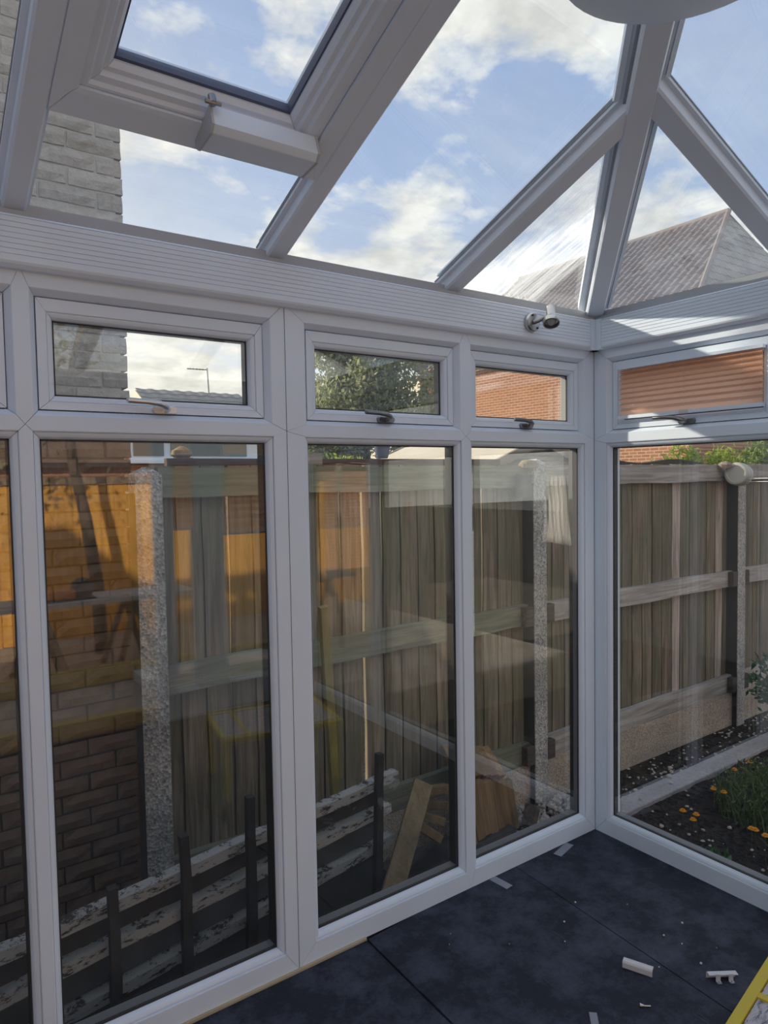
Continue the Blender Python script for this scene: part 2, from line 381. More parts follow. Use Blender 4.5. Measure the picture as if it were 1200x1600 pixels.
def obox(mb, mp, s0, s1, d0, d1, z0, z1):
    v = [mp(s, d, z) for z in (z0, z1) for d in (d0, d1) for s in (s0, s1)]
    mb.add(v, [(0, 2, 3, 1), (4, 5, 7, 6), (0, 1, 5, 4), (2, 6, 7, 3), (0, 4, 6, 2), (1, 3, 7, 5)])
def handle(mp, parent, sc, zc, mat_):
    """espag handle: rose + lever pointing to -s"""
    mb = MB()
    prof = [(-.036, 0), (-.034, -.007), (-.029, -.011), (.029, -.011), (.034, -.007), (.036, 0)]
    n = 10; vs = []; ang = []
    for lvl, (d, k) in enumerate(((.024, 1.), (.014, 1.), (.009, .8))):
        for i in range(2*n):
            a = 2*PI*i/(2*n); cx = .024 if math.cos(a) >= 0 else -.024
            vs.append(mp(sc+(cx+.011*k*math.cos(a)), d, zc+.011*k*math.sin(a)))
    fs = [(l*2*n+i, l*2*n+(i+1) % (2*n), (l+1)*2*n+(i+1) % (2*n), (l+1)*2*n+i) for l in range(2) for i in range(2*n)]+[tuple(4*n+i for i in range(2*n))]
    mb.add(vs, fs)
    h = mb.build('handle', mat_, parent, smooth=True)
    lv = MB(); lv.tube([mp(sc, .012, zc), mp(sc, -.006, zc+.001), mp(sc-.008, -.020, zc+.006), mp(sc-.028, -.030, zc+.013), mp(sc-.06, -.032, zc+.016), mp(sc-.112, -.030, zc+.018), mp(sc-.116, -.030, zc+.018)],
            [.009, .0095, .0095, .0085, .0075, .0078, .004], 12)
    h2 = lv.build('lever', mat_, h, smooth=True) if parent.parent is None else lv.build('lever', mat_, parent, smooth=True)
    return h
def window_unit(name, mp, cells, zt=1.714, z_top=2.10, gb=.085, gt=1.678, side=.034, label=None, hm=None, handles=True, glass=True, openings=None):
    """cells: list of (s0,s1, insetL, insetR)"""
    w = thing(name, label, 'window', kind='structure')
    fr = MB()
    for (a, b, il, ir) in cells:
        ring(fr, mp, (a+il, b-ir, gb, gt), (a, b, 0, zt), P_FIX)
        ring(fr, mp, (a+il, b-ir, 1.752, 2.038), (a, b, zt, z_top), P_OPEN)
    fr.build('frame', M_UPVC, w)
    for i, (a, b, il, ir) in enumerate(cells):
        sp = MB(); sq = MB()
        for (o, dd) in (((a+il, b-ir, gb, gt), .0262), ((a+il+.043, b-ir-.043, 1.792, 1.985), .0462)):
            s0, s1, z0, z1 = o; e = .0035
            for qi, q in enumerate(((s0-.001, s0+e, z0, z1), (s1-e, s1+.001, z0, z1), (s0, s1, z0-.001, z0+e), (s0, s1, z1-e, z1+.001))):
                obox(sp, mp, q[0], q[1], dd-.0008, dd+((.0442 if qi == 1 else .010 if qi == 2 else .026) if dd < .03 else .004), q[2], q[3])
                if dd < .03 and qi == 2: obox(sq, mp, q[0], q[1], dd+.010, dd+.0442, q[2], q[3])
                if dd > .03: obox(sq, mp, q[0], q[1], dd+.004, dd+.030, q[2], q[3])
        sp.build('gasket', M_GASKET, w); sq.build('spacer_bar', M_SPACER, w)
        sb = MB(); ring(sb, mp, (a+il+.043, b-ir-.043, 1.792, 1.985), (a+il+.002, b-ir-.002, 1.7545, 2.0355), P_SASH, back=.08)
        sash = sb.build('sash', M_UPVC, w)
        if glass:
            p = MB(); obox(p, mp, a+il+.002, b-ir-.002, .028, .052, gb+.002, gt-.002); p.build('pane', M_PANE, w)
            p = MB(); obox(p, mp, a+il+.045, b-ir-.045, .048, .072, 1.794, 1.983); p.build('pane', M_PANE, sash)
        if handles: handle(mp, sash, (handles[i] if isinstance(handles, list) else (a+b)/2+.02), 1.764, hm or M_DKMETAL)
    return w
window_unit('window_1', mA, [(-2.94, -2.205, .064, .035), (-2.205, -1.479, .035, .064)], label='left pair of tall white window lights with top openers, by the house wall', hm=M_CHROME, handles=[-2.55, -1.85])
window_unit('window_2', mA, [(-1.4785, -.7375, .084, .0415), (-.7375, 0, .0415, .078)], label='right pair of tall white window lights with top openers, up to the corner', handles=[-1.09, -.40])
wB = window_unit('window_3', mB, [(.0005, .797, .077, .06), (.797, 1.62, .06, .06), (1.62, 2.5, .06, .08)], label='white window wall to the right of the corner, brown blind in its first top opener', handles=[.418, 1.3, 2.1])
# joint cover strip between window_1 and window_2 plus corner bead
b = MB(); b.box(-1.4795, -1.478, -.0006, .0, 0, 2.1); b.build('trim_1', M_SEAM); tag(bpy.data.objects['trim_1'], 'thin dark joint line between the two left window frames', 'joint', kind='structure')
b = MB(); b.box(-.0012, .0003, -.0012, .0002, 0, 2.1); o = b.build('trim_2', M_SEAM); tag(o, 'dark joint where the two window walls meet in the corner', 'joint', kind='structure')
# opposite wall (seen in reflections), doorway open
wc = thing('window_4', 'white window wall opposite the tall windows, seen only in their reflections', 'window', kind='structure')
fr = MB()
for a, b_, il, ir in ((-1.09, -.725, .13, .115), (-.725, 0, .115, .06)):
    ring(fr, mC, (a+il, b_-ir, .2, 1.678), (a, b_, 0, 1.714), P_FIX); ring(fr, mC, (a+il, b_-ir, 1.752, 2.038), (a, b_, 1.714, 2.1), P_OPEN)
obox(fr, mC, -3.1, -3.0, 0, .07, 0, 2.1); obox(fr, mC, -3.0, -1.09, 0, .07, 2.04, 2.1)
fr.build('frame', M_UPVC, wc)
for a, b_ in ((-.96, -.84), (-.61, -.06)):
    p = MB(); obox(p, mC, a, b_, .028, .05, .2, 1.678); p.build('pane', M_PANE, wc)
    p = MB(); obox(p, mC, a, b_, .028, .05, 1.752, 2.038); p.build('pane', M_PANE, wc)

# eaves beam (ring beam) with horizontal ribs
def beam(name, label, p0, p1, inn, out=.10):
    poly = [(.0, .0)]
    pts = [(-.028, .004), (-.031, .010), (-.031, .014)]
    zz = .014
    for k in range(8):
        pts += [(-.031, zz), (-.031, zz+.0104), (-.0285, zz+.0111), (-.0285, zz+.0121)]; zz += .0128
    pts += [(-.031, zz), (-.030, .119), (-.026, .122), (-.012, .122), (out, .122), (out, 0), (.0, -.004), (-.018, -.004)]
    mb = MB(); mb.extrude(pts, p0, p1, inn, (0, 0, 1)); o = mb.build(name, M_UPVC); tag(o, label, 'beam', kind='structure'); return o
Z0 = 2.0935
bmA = beam('trim_3', 'ribbed white eaves beam above the tall left windows', (-3.1, 0, Z0), (-.055, 0, Z0), (0, 1, 0))
bmB = beam('trim_4', 'ribbed white eaves beam right of the corner', (0, -.055, Z0), (0, -2.5, Z0), (1, 0, 0))
bmC = beam('trim_5', 'ribbed white eaves beam over the opposite side, behind the camera', (-3.1, -2.5, Z0), (0, -2.5, Z0), (0, -1, 0))
b = MB(); b.box(-.062, -.0, -.0345, .1, Z0-.006, Z0+.122); b.box(-.0345, .1, -.062, 0.0, Z0-.006, Z0+.122)
for zc in [Z0+.014+.0128*k for k in range(8)]:
    b.box(-.062, -.0335, -.0355, -.034, zc, zc+.0095); b.box(-.0355, -.034, -.062, -.0335, zc, zc+.0095)
o = b.build('trim_6', M_UPVC); tag(o, 'small white cover piece where the two eaves beams meet', 'trim', kind='structure')

b = MB()
for o_, z0_, z1_ in ((-.024, .122, .134), (-.004, .134, .158)): b.box(-3.1, .1, o_, .1, Z0+z0_, Z0+z1_); b.box(o_, .1, -2.5, o_, Z0+z0_, Z0+z1_); b.box(-3.1, .1, -2.6, -2.5-o_, Z0+z0_, Z0+z1_)
o = b.build('trim_7', flat('grey_wall_plate', (.42, .44, .47), .5)); tag(o, 'grey wall plate strip between the ribbed beams and the roof glass', 'trim', kind='structure')
# roof -------------------------------------------------------------
T = R(21.6); ZE = 2.231; HW = 1.25; KH = .965; TB = math.atan(math.tan(T)*KH)   # right slope slightly shallower
def roofmap(axis):
    c, s = math.cos(T), math.sin(T)
    if axis == 'A': return lambda q, w, v: Vector((q, -v*c+w*s, ZE+v*s+w*c))
    if axis == 'B':
        c, s = math.cos(TB), math.sin(TB); return lambda q, w, v: Vector((-v*c+w*s, -q, ZE+v*s+w*c))
    if axis == 'C': return lambda q, w, v: Vector((q, -2.5+v*c-w*s, ZE+v*s+w*c))
rA, rB, rC = roofmap('A'), roofmap('B'), roofmap('C')
roof = thing('ceiling', 'glazed white-framed hipped conservatory roof', 'roof', kind='structure')
GW = .050     # glass above the rafter underside plane
VH = HW/math.cos(T)
def rafter(mp, q, v0, v1, wid=.062, name='rafter', e0=0, e1=0):
    h = wid/2
    prof = [(-h+.006, 0), (h-.006, 0), (h, .006), (h, .034), (h+.012, .036), (h+.012, GW-.004), (-h-.012, GW-.004), (-h-.012, .036), (-h, .034), (-h, .006)]
    mb = MB(); vs = [mp(q+a, w, v0+(e0 if a > 0 else -e0)*1.0) for a, w in prof]+[mp(q+a, w, v1+a*e1) for a, w in prof]; n = len(prof)
    mb.add(vs, [tuple(range(n))[::-1], tuple(range(n, 2*n))]+[(i, (i+1) % n, n+(i+1) % n, n+i) for i in range(n)])
    o = mb.build(name, M_UPVC, roof)
    g = MB(); g.add([mp(q+a, w, v) for v in (v0, v1) for a, w in ((-h-.014, GW-.004), (h+.014, GW-.004), (h+.014, GW), (-h-.014, GW))], [(0, 1, 5, 4), (1, 2, 6, 5), (2, 3, 7, 6), (3, 0, 4, 7), (0, 3, 2, 1), (4, 5, 6, 7)])
    g.build('gasket', M_RGASK, o)
    c = MB(); c.add([mp(q+a, w, v) for v in (v0, v1) for a, w in ((-.03, GW+.026), (.03, GW+.026), (.02, GW+.04), (-.02, GW+.04))], [(0, 1, 5, 4), (1, 2, 6, 5), (2, 3, 7, 6), (3, 0, 4, 7), (0, 3, 2, 1), (4, 5, 6, 7)])
    c.build('top_cap', M_UPVC, o)
    return o
XR, XL, XJ, YJ = -1.505, -2.212, -.800, .818
c_ = math.cos(T); cb_ = math.cos(TB)
rafter(rA, XR, -.02, VH); rafter(rA, XL, -.02, VH, .056); rafter(rA, XJ, -.02, (-XJ)*KH/c_-.03, .072, 'jack_rafter', e1=-1.0)
rafter(rA, -2.93, -.02, VH, .07)
rafter(rB, YJ, -.02, YJ/KH/cb_-.03, .072, 'jack_rafter', e1=1.0)
rafter(rB, 2.5-YJ, -.02, YJ/KH/cb_-.03, .072, 'jack_rafter', e1=-1.0)
for x in (XJ, ): rafter(rC, x, -.02, (-x)*KH/c_-.03, .072, 'jack_rafter', e1=-1.0)
for x in (XR, XL, -2.93): rafter(rC, x, -.02, VH)
# hips
def hip(y0, sg):
    a = Vector((0, y0, ZE)); e = Vector((-HW/KH, y0-sg*HW, ZE+HW*math.tan(T))); d = (e-a).normalized()
    x = d.cross(Vector((0, 0, 1))).normalized(); up = x.cross(d)
    prof = [(-.030, -.012), (.030, -.012), (.036, -.004), (.036, .020), (.052, .026), (.052, .058), (-.052, .058), (-.052, .026), (-.036, .020), (-.036, -.004)]
    mb = MB(); mb.extrude(prof, a+d*.02, e, x, up); o = mb.build('hip_rafter', M_UPVC, roof)
    for s_ in (-1, 1):
        g = MB(); g.extrude([(s_*.0365, .014), (s_*.0365, .021), (s_*.043, .024), (s_*.043, .018)], a+d*.03, e, x, up); g.build('gasket', M_RGASK, o)
        g = MB(); g.extrude([(s_*.0525, .022), (s_*.066, .028), (s_*.066, .058), (s_*.0525, .058)], a+d*.03, e, x, up); g.build('seal_strip', M_UPVC, o)
    c = MB(); c.extrude([(-.045, .078), (.045, .078), (.02, .098), (-.02, .098)], a, e, x, up); c.build('top_cap', M_UPVC, o)
hip(0, 1); hip(-2.5, -1)
# ridge + boss
b = MB(); b.extrude([(-.05, -.02), (.05, -.02), (.06, .03), (.03, .10), (-.03, .10), (-.06, .03)], (-3.1, -HW, ZE+HW*math.tan(T)), (-HW/KH, -HW, ZE+HW*math.tan(T)), (0, 1, 0), (0, 0, 1)); b.build('ridge', M_UPVC, roof)
b = MB(); b.lathe([(.0, -.035), (.10, -.03), (.19, -.012), (.252, .012), (.262, .03), (.258, .045), (.05, .055)], 48, Matrix.Translation((-1.185, -1.15, 2.580)))
b.lathe([(.05, .03), (.05, .16)], 16, Matrix.Translation((-1.19, -1.16, 2.592)))
b.build('boss_cover', M_UPVC, roof, smooth=True)
# roof panes
def rpane(mp, pts, M_, name='roof_pane'):
    mb = MB(); n = len(pts); mb.add([mp(q, GW+w, v) for w in (0, .024) for q, v in pts], [tuple(range(n))[::-1], tuple(range(n, 2*n))]+[(i, (i+1) % n, n+(i+1) % n, n+i) for i in range(n)])
    return mb.build(name, M_, roof)
hx = lambda x: (-x)*KH/c_   # up-slope distance of the hip at x
VT = VH-.02; VV0, VV1 = .335, 1.12
rpane(rA, [(-3.08, -.03), (XL, -.03), (XL, VT), (-3.08, VT)], M_ROOFG)
rpane(rA, [(XL, -.03), (XR, -.03), (XR, VV0), (XL, VV0)], M_ROOFG)
rpane(rA, [(XR, -.03), (XJ, -.03), (XJ, hx(XJ)), (-HW/KH, VT), (XR, VT)], M_ROOFG)
rpane(rA, [(XJ, -.03), (-.02, -.03), (-.02, .0), (XJ, hx(XJ))], M_ROOFW)
BV = HW/KH/cb_-.02; yj = YJ/KH/cb_
rpane(rB, [(.02, -.03), (YJ, -.03), (YJ, yj), (.02, 0.0)], M_ROOFD)
rpane(rB, [(YJ, -.03), (2.5-YJ, -.03), (2.5-YJ, yj), (HW, BV), (YJ, yj)], M_ROOFD)
rpane(rB, [(2.5-YJ, -.03), (2.48, -.03), (2.48, 0), (2.5-YJ, yj)], M_ROOFG)
rpane(rC, [(-3.08, -.03), (-.02, -.03), (-.02, 0), (-HW/KH, VT), (-3.08, VT)], M_ROOFG)
# roof vent between the two left rafters
vent = thing('roof_vent', 'white opening roof vent with motor box, between the two left rafters', 'roof window', kind='structure')
mb = MB(); ring(mb, rA, (-2.135, -1.585, .40, 1.05), (XL+.028, XR-.031, .325, 1.14), [(0, .020), (.0, .004), (.012, .002), (.02, .002)], back=.06)
mb.build('outer_frame', M_UPVC, vent)
mb = MB(); ring(mb, rA, (-2.073, -1.663, .455, .985), (-2.133, -1.587, .402, 1.048), [(0, .062), (.001, .045), (.010, .034), (.020, .032), (.026, .022), (.040, .020), (.046, .012)], back=.09)
vs_ = mb.build('sash', M_UPVC, vent)
mb = MB()
for q in ((-2.075, -2.069, .453, .987), (-1.667, -1.661, .453, .987), (-2.073, -1.663, .452, .462), (-2.073, -1.663, .98, .986)): obox(mb, rA, q[0], q[1], .050, .074, q[2], q[3])
mb.build('gasket', flat('blue_grey_gasket', (.10, .12, .20), .5), vs_)
mb = MB(); obox(mb, rA, -2.07, -1.666, .064, .086, .458, .982); mb.build('pane', M_ROOFG, vs_)
# motor box
mb = MB(); pr = [(.352, .004), (.346, -.016), (.356, -.032), (.428, -.050), (.446, -.040), (.450, .010)]
n = len(pr); mb.add([rA(q, w, v) for q in (-1.868, -1.598) for v, w in pr], [tuple(range(n))[::-1], tuple(range(n, 2*n))]+[(i, (i+1) % n, n+(i+1) % n, n+i) for i in range(n)])
mbx = mb.build('motor_box', M_UPVC, vent, bevel=.0025, smooth=True)
mb = MB()
for q in (-1.871, -1.600): mb.add([rA(q+dq, w*1.02+.0, v) for dq in (0, .006) for v, w in [(a+(.41-a)*-.03, b_) for a, b_ in pr]], [tuple(range(n))[::-1], tuple(range(n, 2*n))]+[(i, (i+1) % n, n+(i+1) % n, n+i) for i in range(n)])
mb.build('end_cap', flat('grey_end_cap', (.50, .50, .52), .5), mbx)
mb = MB(); mb.tube([rA(-1.868, .02, .463), rA(-1.868, -.002, .463)], .009, 12); mb.tube([rA(-1.886, .0, .463), rA(-1.85, .0, .465)], .005, 8); mb.build('catch', M_DKMETAL, vent, smooth=True)

# spot lamp on the beam -------------------------------------------------
PX, PZ = -.424, 2.158
sl = thing('spotlight', 'brushed steel swivel spotlight on the ribbed beam left of the corner', 'spotlight', (PX, -.031, PZ))
Mx = Matrix.Translation((PX, -.031, PZ)) @ Matrix.Rotation(PI/2, 4, 'X')
b = MB(); b.lathe([(.0005, 0), (.036, 0), (.0375, .004), (.036, .016), (.032, .020), (.0005, .022)], 36, Mx); b.build('wall_plate', M_SPOTM, sl, smooth=True)
b = MB(); b.tube([(PX-.006, -.052, PZ-.002), (PX+.006, -.066, PZ+.002), (PX+.018, -.078, PZ+.010), (PX+.026, -.088, PZ+.014)], [.009, .008, .008, .010], 12); b.build('swivel_arm', M_DKMETAL, sl, smooth=True)
hc = Vector((-.395, -.108, 2.174)); ax = Vector((-.34, -.36, -.89)).normalized()   # towards the mouth
q = ax.to_track_quat('Z', 'Y').to_matrix().to_4x4(); Mh = Matrix.Translation(hc) @ q
b = MB(); b.lathe([(.0005, -.044), (.014, -.044), (.0165, -.041), (.0170, .002), (.020, .008), (.029, .018), (.0315, .024), (.0315, .038), (.029, .038), (.027, .024), (.0005, .012)], 32, Mh); b.build('lamp_head', M_SPOTM, sl, smooth=True)
b = MB(); b.lathe([(.0005, .044), (.009, .041), (.018, .030), (.022, .020), (.0005, .020)][::-1], 24, Mh); b.build('bulb', M_LENS, sl, smooth=True)
for dx, dz in ((.016, -.022), (-.010, .025)):
    b = MB(); b.tube([(PX+dx, -.0515, PZ+dz), (PX+dx, -.0545, PZ+dz)], .004, 10); b.build('screw', M_GASKET, sl)

# pleated blinds ---------------------------------------------------------
def blind(name, label, mp, s0, s1, z0, z1, n, d0=.002, d1=.020, group=None, sag=0, cords=(0.12, .5, .88)):
    t_ = thing(name, label, 'blind', tuple(mp((s0+s1)/2, d0, z0)), group)
    mb = MB(); N = n*2; hs = [((k/N)**.82) for k in range(N+1)]
    for k, h in enumerate(hs):
        zc = z0+.008+(z1-z0-.014)*h; d = d0 if k % 2 else d1
        e = 0 if k % 2 else .004
        mb.v += [mp(s0+(s1-s0)*j/8+(e if j == 0 else -e if j == 8 else 0), d, zc-sag*math.sin(PI*j/8)*h) for j in range(9)]
    for k in range(N):
        for j in range(8): a = k*9+j; mb.f.append((a, a+1, a+10, a+9))
    o = mb.build('pleated_fabric', M_BLIND, t_)
    pass
    mb = MB(); obox(mb, mp, s0-.003, s1+.003, d0-.002, d1+.002, z1-.004, z1+.008); mb.build('head_rail', M_UPVC, t_)
    mb = MB(); obox(mb, mp, s0-.002, s1+.004, d0-.004, d1, z0-.004, z0+.009); mb.build('bottom_rail', M_UPVC, t_)
    mb = MB(); obox(mb, mp, (s0+s1)/2-.018, (s0+s1)/2+.018, d0-.007, d0-.003, z0-.001, z0+.010); mb.build('pull_tab', M_CHROME, t_)
    for c in cords:
        mb = MB(); s_ = s0+(s1-s0)*c
        for k in range(n):
            zc = z0+.01+(z1-z0-.018)*((k+.35)/n)**.85; mb.tube([mp(s_, d0-.001, zc), mp(s_, d0-.001, zc+.006)], .0013, 6)
        mb.build('cord', M_CORD, t_)['kind'] = 'stuff'
    return t_
blind('pleated_blind', 'brown pleated blind drawn down in the top opener right of the corner', mB, .122, .706, 1.797, 2.000, 9, .004, .022)
blind('pleated_blind', 'narrow brown pleated blind half lowered in the opposite window wall', mC, -.965, -.835, 1.25, 1.68, 10, .004, .022, cords=(.9,))
blind('pleated_blind', 'wide brown pleated blind half lowered in the opposite window wall, nearer the corner', mC, -.615, -.055, 1.20, 1.68, 10, .004, .022, cords=(.08, .5, .9))

# floor ------------------------------------------------------------------
b = MB(); b.box(-3.1, .08, -2.58, .08, -.08, -.006); o = b.build('floor', M_SEAM); tag(o, 'floor under the dark membrane sheets', 'floor', kind='structure')
def sheet(pts, z0, z1, label):
    mb = MB(); n = len(pts)
    mb.add([(x, y, z) for z in (z0, z1) for x, y in pts], [tuple(range(n))[::-1], tuple(range(n, 2*n))]+[(i, (i+1) % n, n+(i+1) % n, n+i) for i in range(n)])
    o = mb.build('membrane_sheet', M_FLOOR, smooth=False); return tag(o, label, 'floor sheet')
sheet([(-1.0, -.0), (-.5, .0), (-.515, -.26), (-.56, -.9), (-.6, -2.5), (-1.5, -2.5), (-1.30, -1.2), (-1.232, -.46), (-1.222, -.012)][::1], -.006, .0, 'middle sheet of navy floor membrane, its raised edge below the second window pair')
sheet([(-.4965, .0), (0.0, .0), (0.0, -2.5), (-.5955, -2.5), (-.5555, -.9), (-.5105, -.26)], -.006, -.0006, 'right sheet of dark navy floor membrane lying in the corner')
sheet([(-3.1, -.012), (-1.228, -.012), (-1.238, -.46), (-1.306, -1.2), (-1.506, -2.5), (-3.1, -2.5)], -.0055, -.0025, 'left sheet of dark navy floor membrane, lowest in the picture beside the pale timber edge')
b = MB(); b.box(-3.0, -1.225, -.010, .0, -.006, .004); o = b.build('timber_edging', M_PLYEDGE); tag(o, 'thin pale timber strip along the foot of the left window frames', 'timber strip')
def tape(cx, cy, L, w, a, label):
    mb = MB(); mb.box(-L/2, L/2, -w/2, w/2, 0, .0008, Matrix.Translation((cx, cy, .0003)) @ Matrix.Rotation(a, 4, 'Z')); return tag(mb.build('tape_strip', M_TAPE), label, 'tape')
tape(-.245, -.030, .115, .035, .25, 'short strip of silver tape on the floor nearest the corner')
tape(-.625, -.045, .035, .085, .10, 'short strip of silver tape on the floor below the mullion of the second window pair')
tape(-.905, -.700, .07, .022, .8, 'scrap of pale tape at the bottom edge of the picture')
# white clip covers
def clip(loc, rz, rx, label):
    t_ = thing('plastic_clip', label, 'plastic clip', loc, group=None)
    Mt = Matrix.Translation(loc) @ Matrix.Rotation(rz, 4, 'Z') @ Matrix.Rotation(rx, 4, 'X')
    mb = MB(); mb.extrude([(-.011, 0), (-.011, .016), (-.007, .021), (.011, .021), (.011, .019), (-.005, .019), (-.009, .015), (-.009, 0)], Mt @ Vector((-.045, 0, 0)), Mt @ Vector((.045, 0, 0)), (Mt.to_3x3() @ Vector((0, 1, 0))), (Mt.to_3x3() @ Vector((0, 0, 1))))
    mb.build('cover', M_WHITEP, t_)
    for dx in (-.022, .018):
        m2 = MB(); m2.box(dx-.007, dx+.007, .009, .012, -.004+.004, .021, Mt); m2.box(dx-.007, dx-.003, .009, .022, .001, .004, Mt); m2.box(dx+.003, dx+.007, .009, .022, .001, .004, Mt); m2.box(dx-.007, dx+.007, .019, .022, .001, .004, Mt)
        m2.build('lug', M_WHITEP, t_)
clip((-.625, -.648, .001), R(-42-25), 0, 'white plastic clip cover lying ribbed side out on the floor, left one of two')
clip((-.452, -.826, .001), R(-34+180), R(0), 'white plastic clip cover lying on the floor beside the yellow platform')
# debris
deb = [(-.36, -.42), (-.50, -.30), (-.62, -.35), (-.98, -.16), (-.70, -.42), (-.40, -.66), (-.33, -.74), (-.56, -.68), (-.41, -.60), (-.86, -.32), (-.44, -.75), (-.30, -.60), (-1.02, -.20)]
for i, (x, y) in enumerate(deb):
    mb = MB(); r = random.uniform(.0025, .0045); mb.lathe([(r*.2, 0), (r, r*.4), (r*.7, r*1.2), (r*.1, r*1.4)], 6, Matrix.Translation((x, y, .0002)) @ Matrix.Rotation(random.random()*3, 4, 'Z'))
    tag(mb.build('debris_crumb', M_WHITEP if i % 3 else M_DKMETAL), 'tiny crumb of debris on the dark floor membrane', 'debris', 'crumbs scattered on the floor')
sc_ = MB(); sc_.tube([(-.752, -.742, .0055), (-.742, -.752, .004), (-.728, -.762, .003)], [.0055, .002, .002], 8)
tag(sc_.build('screw', M_CHROME), 'small screw lying on the floor between the white clips and the bottom of the picture', 'screw')
# yellow framed platform bottom right
pt = thing('step_platform', 'yellow-edged step platform with scuffed grey panels, at the bottom right corner', 'step stool', (-.80, -1.25, 0))
ang = math.atan2(-1.126+1.077, -.969+.69); E0 = Vector((-.60, -1.061, .3)); ux = Vector((math.cos(ang), math.sin(ang), 0)); uy = Vector((-ux.y, ux.x, 0))
if uy.y > 0: uy = -uy
E1 = E0+ux*.62
fr = MB(); fr.bar(E0+uy*.012, E1+uy*.012, .024, .03); fr.bar(E0+uy*.42, E1+uy*.42, .024, .03)
for k in (0.01, .25, .49, .61): fr.bar(E0+ux*k+uy*.012, E0+ux*k+uy*.42, .02, .028)
fr.build('top_frame', M_YEL, pt)
for a, b_ in ((.02, .24), (.26, .48), (.50, .60)):
    p_ = MB(); v = [E0+ux*a+uy*.026, E0+ux*b_+uy*.026, E0+ux*b_+uy*.408, E0+ux*a+uy*.408]; p_.add([w-Vector((0, 0, .006)) for w in v]+[w+Vector((0, 0, .009)) for w in v], [(0, 1, 2, 3), (4, 7, 6, 5), (0, 4, 5, 1), (1, 5, 6, 2), (2, 6, 7, 3), (3, 7, 4, 0)]); p_.build('tread_panel', M_SCUFF, pt)
for k in (.02, .60):
    for w in (.03, .40):
        p_ = MB(); c = E0+ux*k+uy*w; p_.bar((c.x, c.y, 0), (c.x, c.y, .29), .025, .025, (0, 1, 0)); p_.build('leg', M_YEL, pt)

# house wall behind (left of the room), outer dwarf walls, ground ----------------------
b = MB(); b.box(-3.4, -3.1, -2.6, .95, -.6, 3.0); o = b.build('wall_left', M_INBRICK); tag(o, 'pale rendered house wall at the left end of the room', 'wall', kind='structure')
b = MB(); b.box(-3.1, .10, .01, .09, -.6, -.006); b.box(.01, .09, -2.5, .01, -.6, -.006); b.box(-3.1, .1, -2.59, -2.51, -.6, -.006)
o = b.build('wall_front', M_HBRICKX); tag(o, 'low brick base wall under the window frames', 'wall', kind='structure')
b = MB(); b.box(-30, 60, -40, 60, -.9, -.56); o = b.build('ground', M_PASSG); tag(o, 'dark ground of passage and gardens', 'ground', kind='structure')
b = MB(); b.box(-6, 3.0, -7, -2.6, -.56, -.2); o = b.build('patio', M_PATIO); tag(o, 'brown patio on the far side of the room, behind the camera', 'patio', kind='structure')
def lumps(name, x0, x1, y0, y1, z, n, amp, M_, label, cat):
    mb = MB(); nx = n; ny = max(6, int(n*(y1-y0)/(x1-x0)))
    from mathutils import noise as N_
    for j in range(ny+1):
        for i in range(nx+1):
            x = x0+(x1-x0)*i/nx; y = y0+(y1-y0)*j/ny; h = N_.fractal(Vector((x*5, y*5, 0)), 1.0, 2.0, 4)*amp
            e = min(1, 8*min(i/nx, 1-i/nx, j/ny, 1-j/ny)); mb.v.append(Vector((x, y, z+h*e)))
    for j in range(ny):
        for i in range(nx): a = j*(nx+1)+i; mb.f.append((a, a+1, a+nx+2, a+nx+1))
    o = mb.build(name, M_, smooth=True); return tag(o, label, cat, kind='structure')
lumps('garden_bed', .12, 6.0, -3.0, 1.14, -.55, 150, .022, M_SOIL, 'dark soil bed between the concrete edging and the window', 'soil')
b = MB(); b.box(.55, 5.8, .655, .80, -.60, -.518); o = b.build('path_edging', M_CONC, bevel=.006); tag(o, 'grey concrete edging strip running along the soil beside the fence', 'edging', kind='structure')

# ================================================================== FENCE
F = 1.10
fence = thing('garden_fence', 'weathered board fence with three rails and concrete posts behind the windows', 'fence', (1.9, F, -.55))
def board_mesh(w0, w1):
    mb = MB(); n = 8
    for k in range(n+1):
        z = -.27+(1.635+.27)*k/n; w = w0+(w1-w0)*k/n; j = .003*math.sin(k*1.7+w0*90)
        mb.v += [Vector(p) for p in ((-w/2+j, .003, z), (w/2-.0105+j, 0, z), (w/2-.0095+j, .016, z), (w/2+.004+j, .016, z), (w/2+.004+j, .026, z), (-w/2+j, .026, z))]
    for k in range(n):
        for i in range(6): a = k*6; mb.f.append((a+i, a+(i+1) % 6, a+6+(i+1) % 6, a+6+i))
    mb.f += [(0, 1, 2, 3, 4, 5), tuple(n*6+i for i in range(5, -1, -1))]
    return mb
protos = [board_mesh(.119, .121), board_mesh(.121, .118), board_mesh(.118, .1215)]
gapp = board_mesh(.098, .121)
posts_x = [-1.585, .829, 3.26, 5.68]
srcs = [p.build('board', M_BOARD, fence) for p in protos]+[gapp.build('board', M_BOARD, fence)]
used = set()
X_ = -1.50; k = 0
gaps = {-.423: .009, 2.30: 0, 2.93: 0}
while X_ < 6.2:
    i = random.randrange(3)
    if abs(X_-2.43) < .07 or abs(X_-3.06) < .07: i = 3
    s_ = srcs[i]
    rot = (0, R(random.uniform(-.25, .25)), R(random.uniform(-1.5, 1.5)))
    if i not in used:
        used.add(i); o = s_; o.matrix_parent_inverse = fence.matrix_basis.inverted(); o.location = (X_, F+.050, 0); o.rotation_euler = rot
    else: o = piece(s_, 'board', fence, (X_, F+.050+random.uniform(0, .004), random.uniform(-.004, .004)), rot)
    o.data.materials[0].name
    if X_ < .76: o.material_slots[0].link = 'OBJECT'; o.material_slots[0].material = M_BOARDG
    X_ += .1235
    if abs(X_+.36) < .0617: X_ += .016
    k += 1
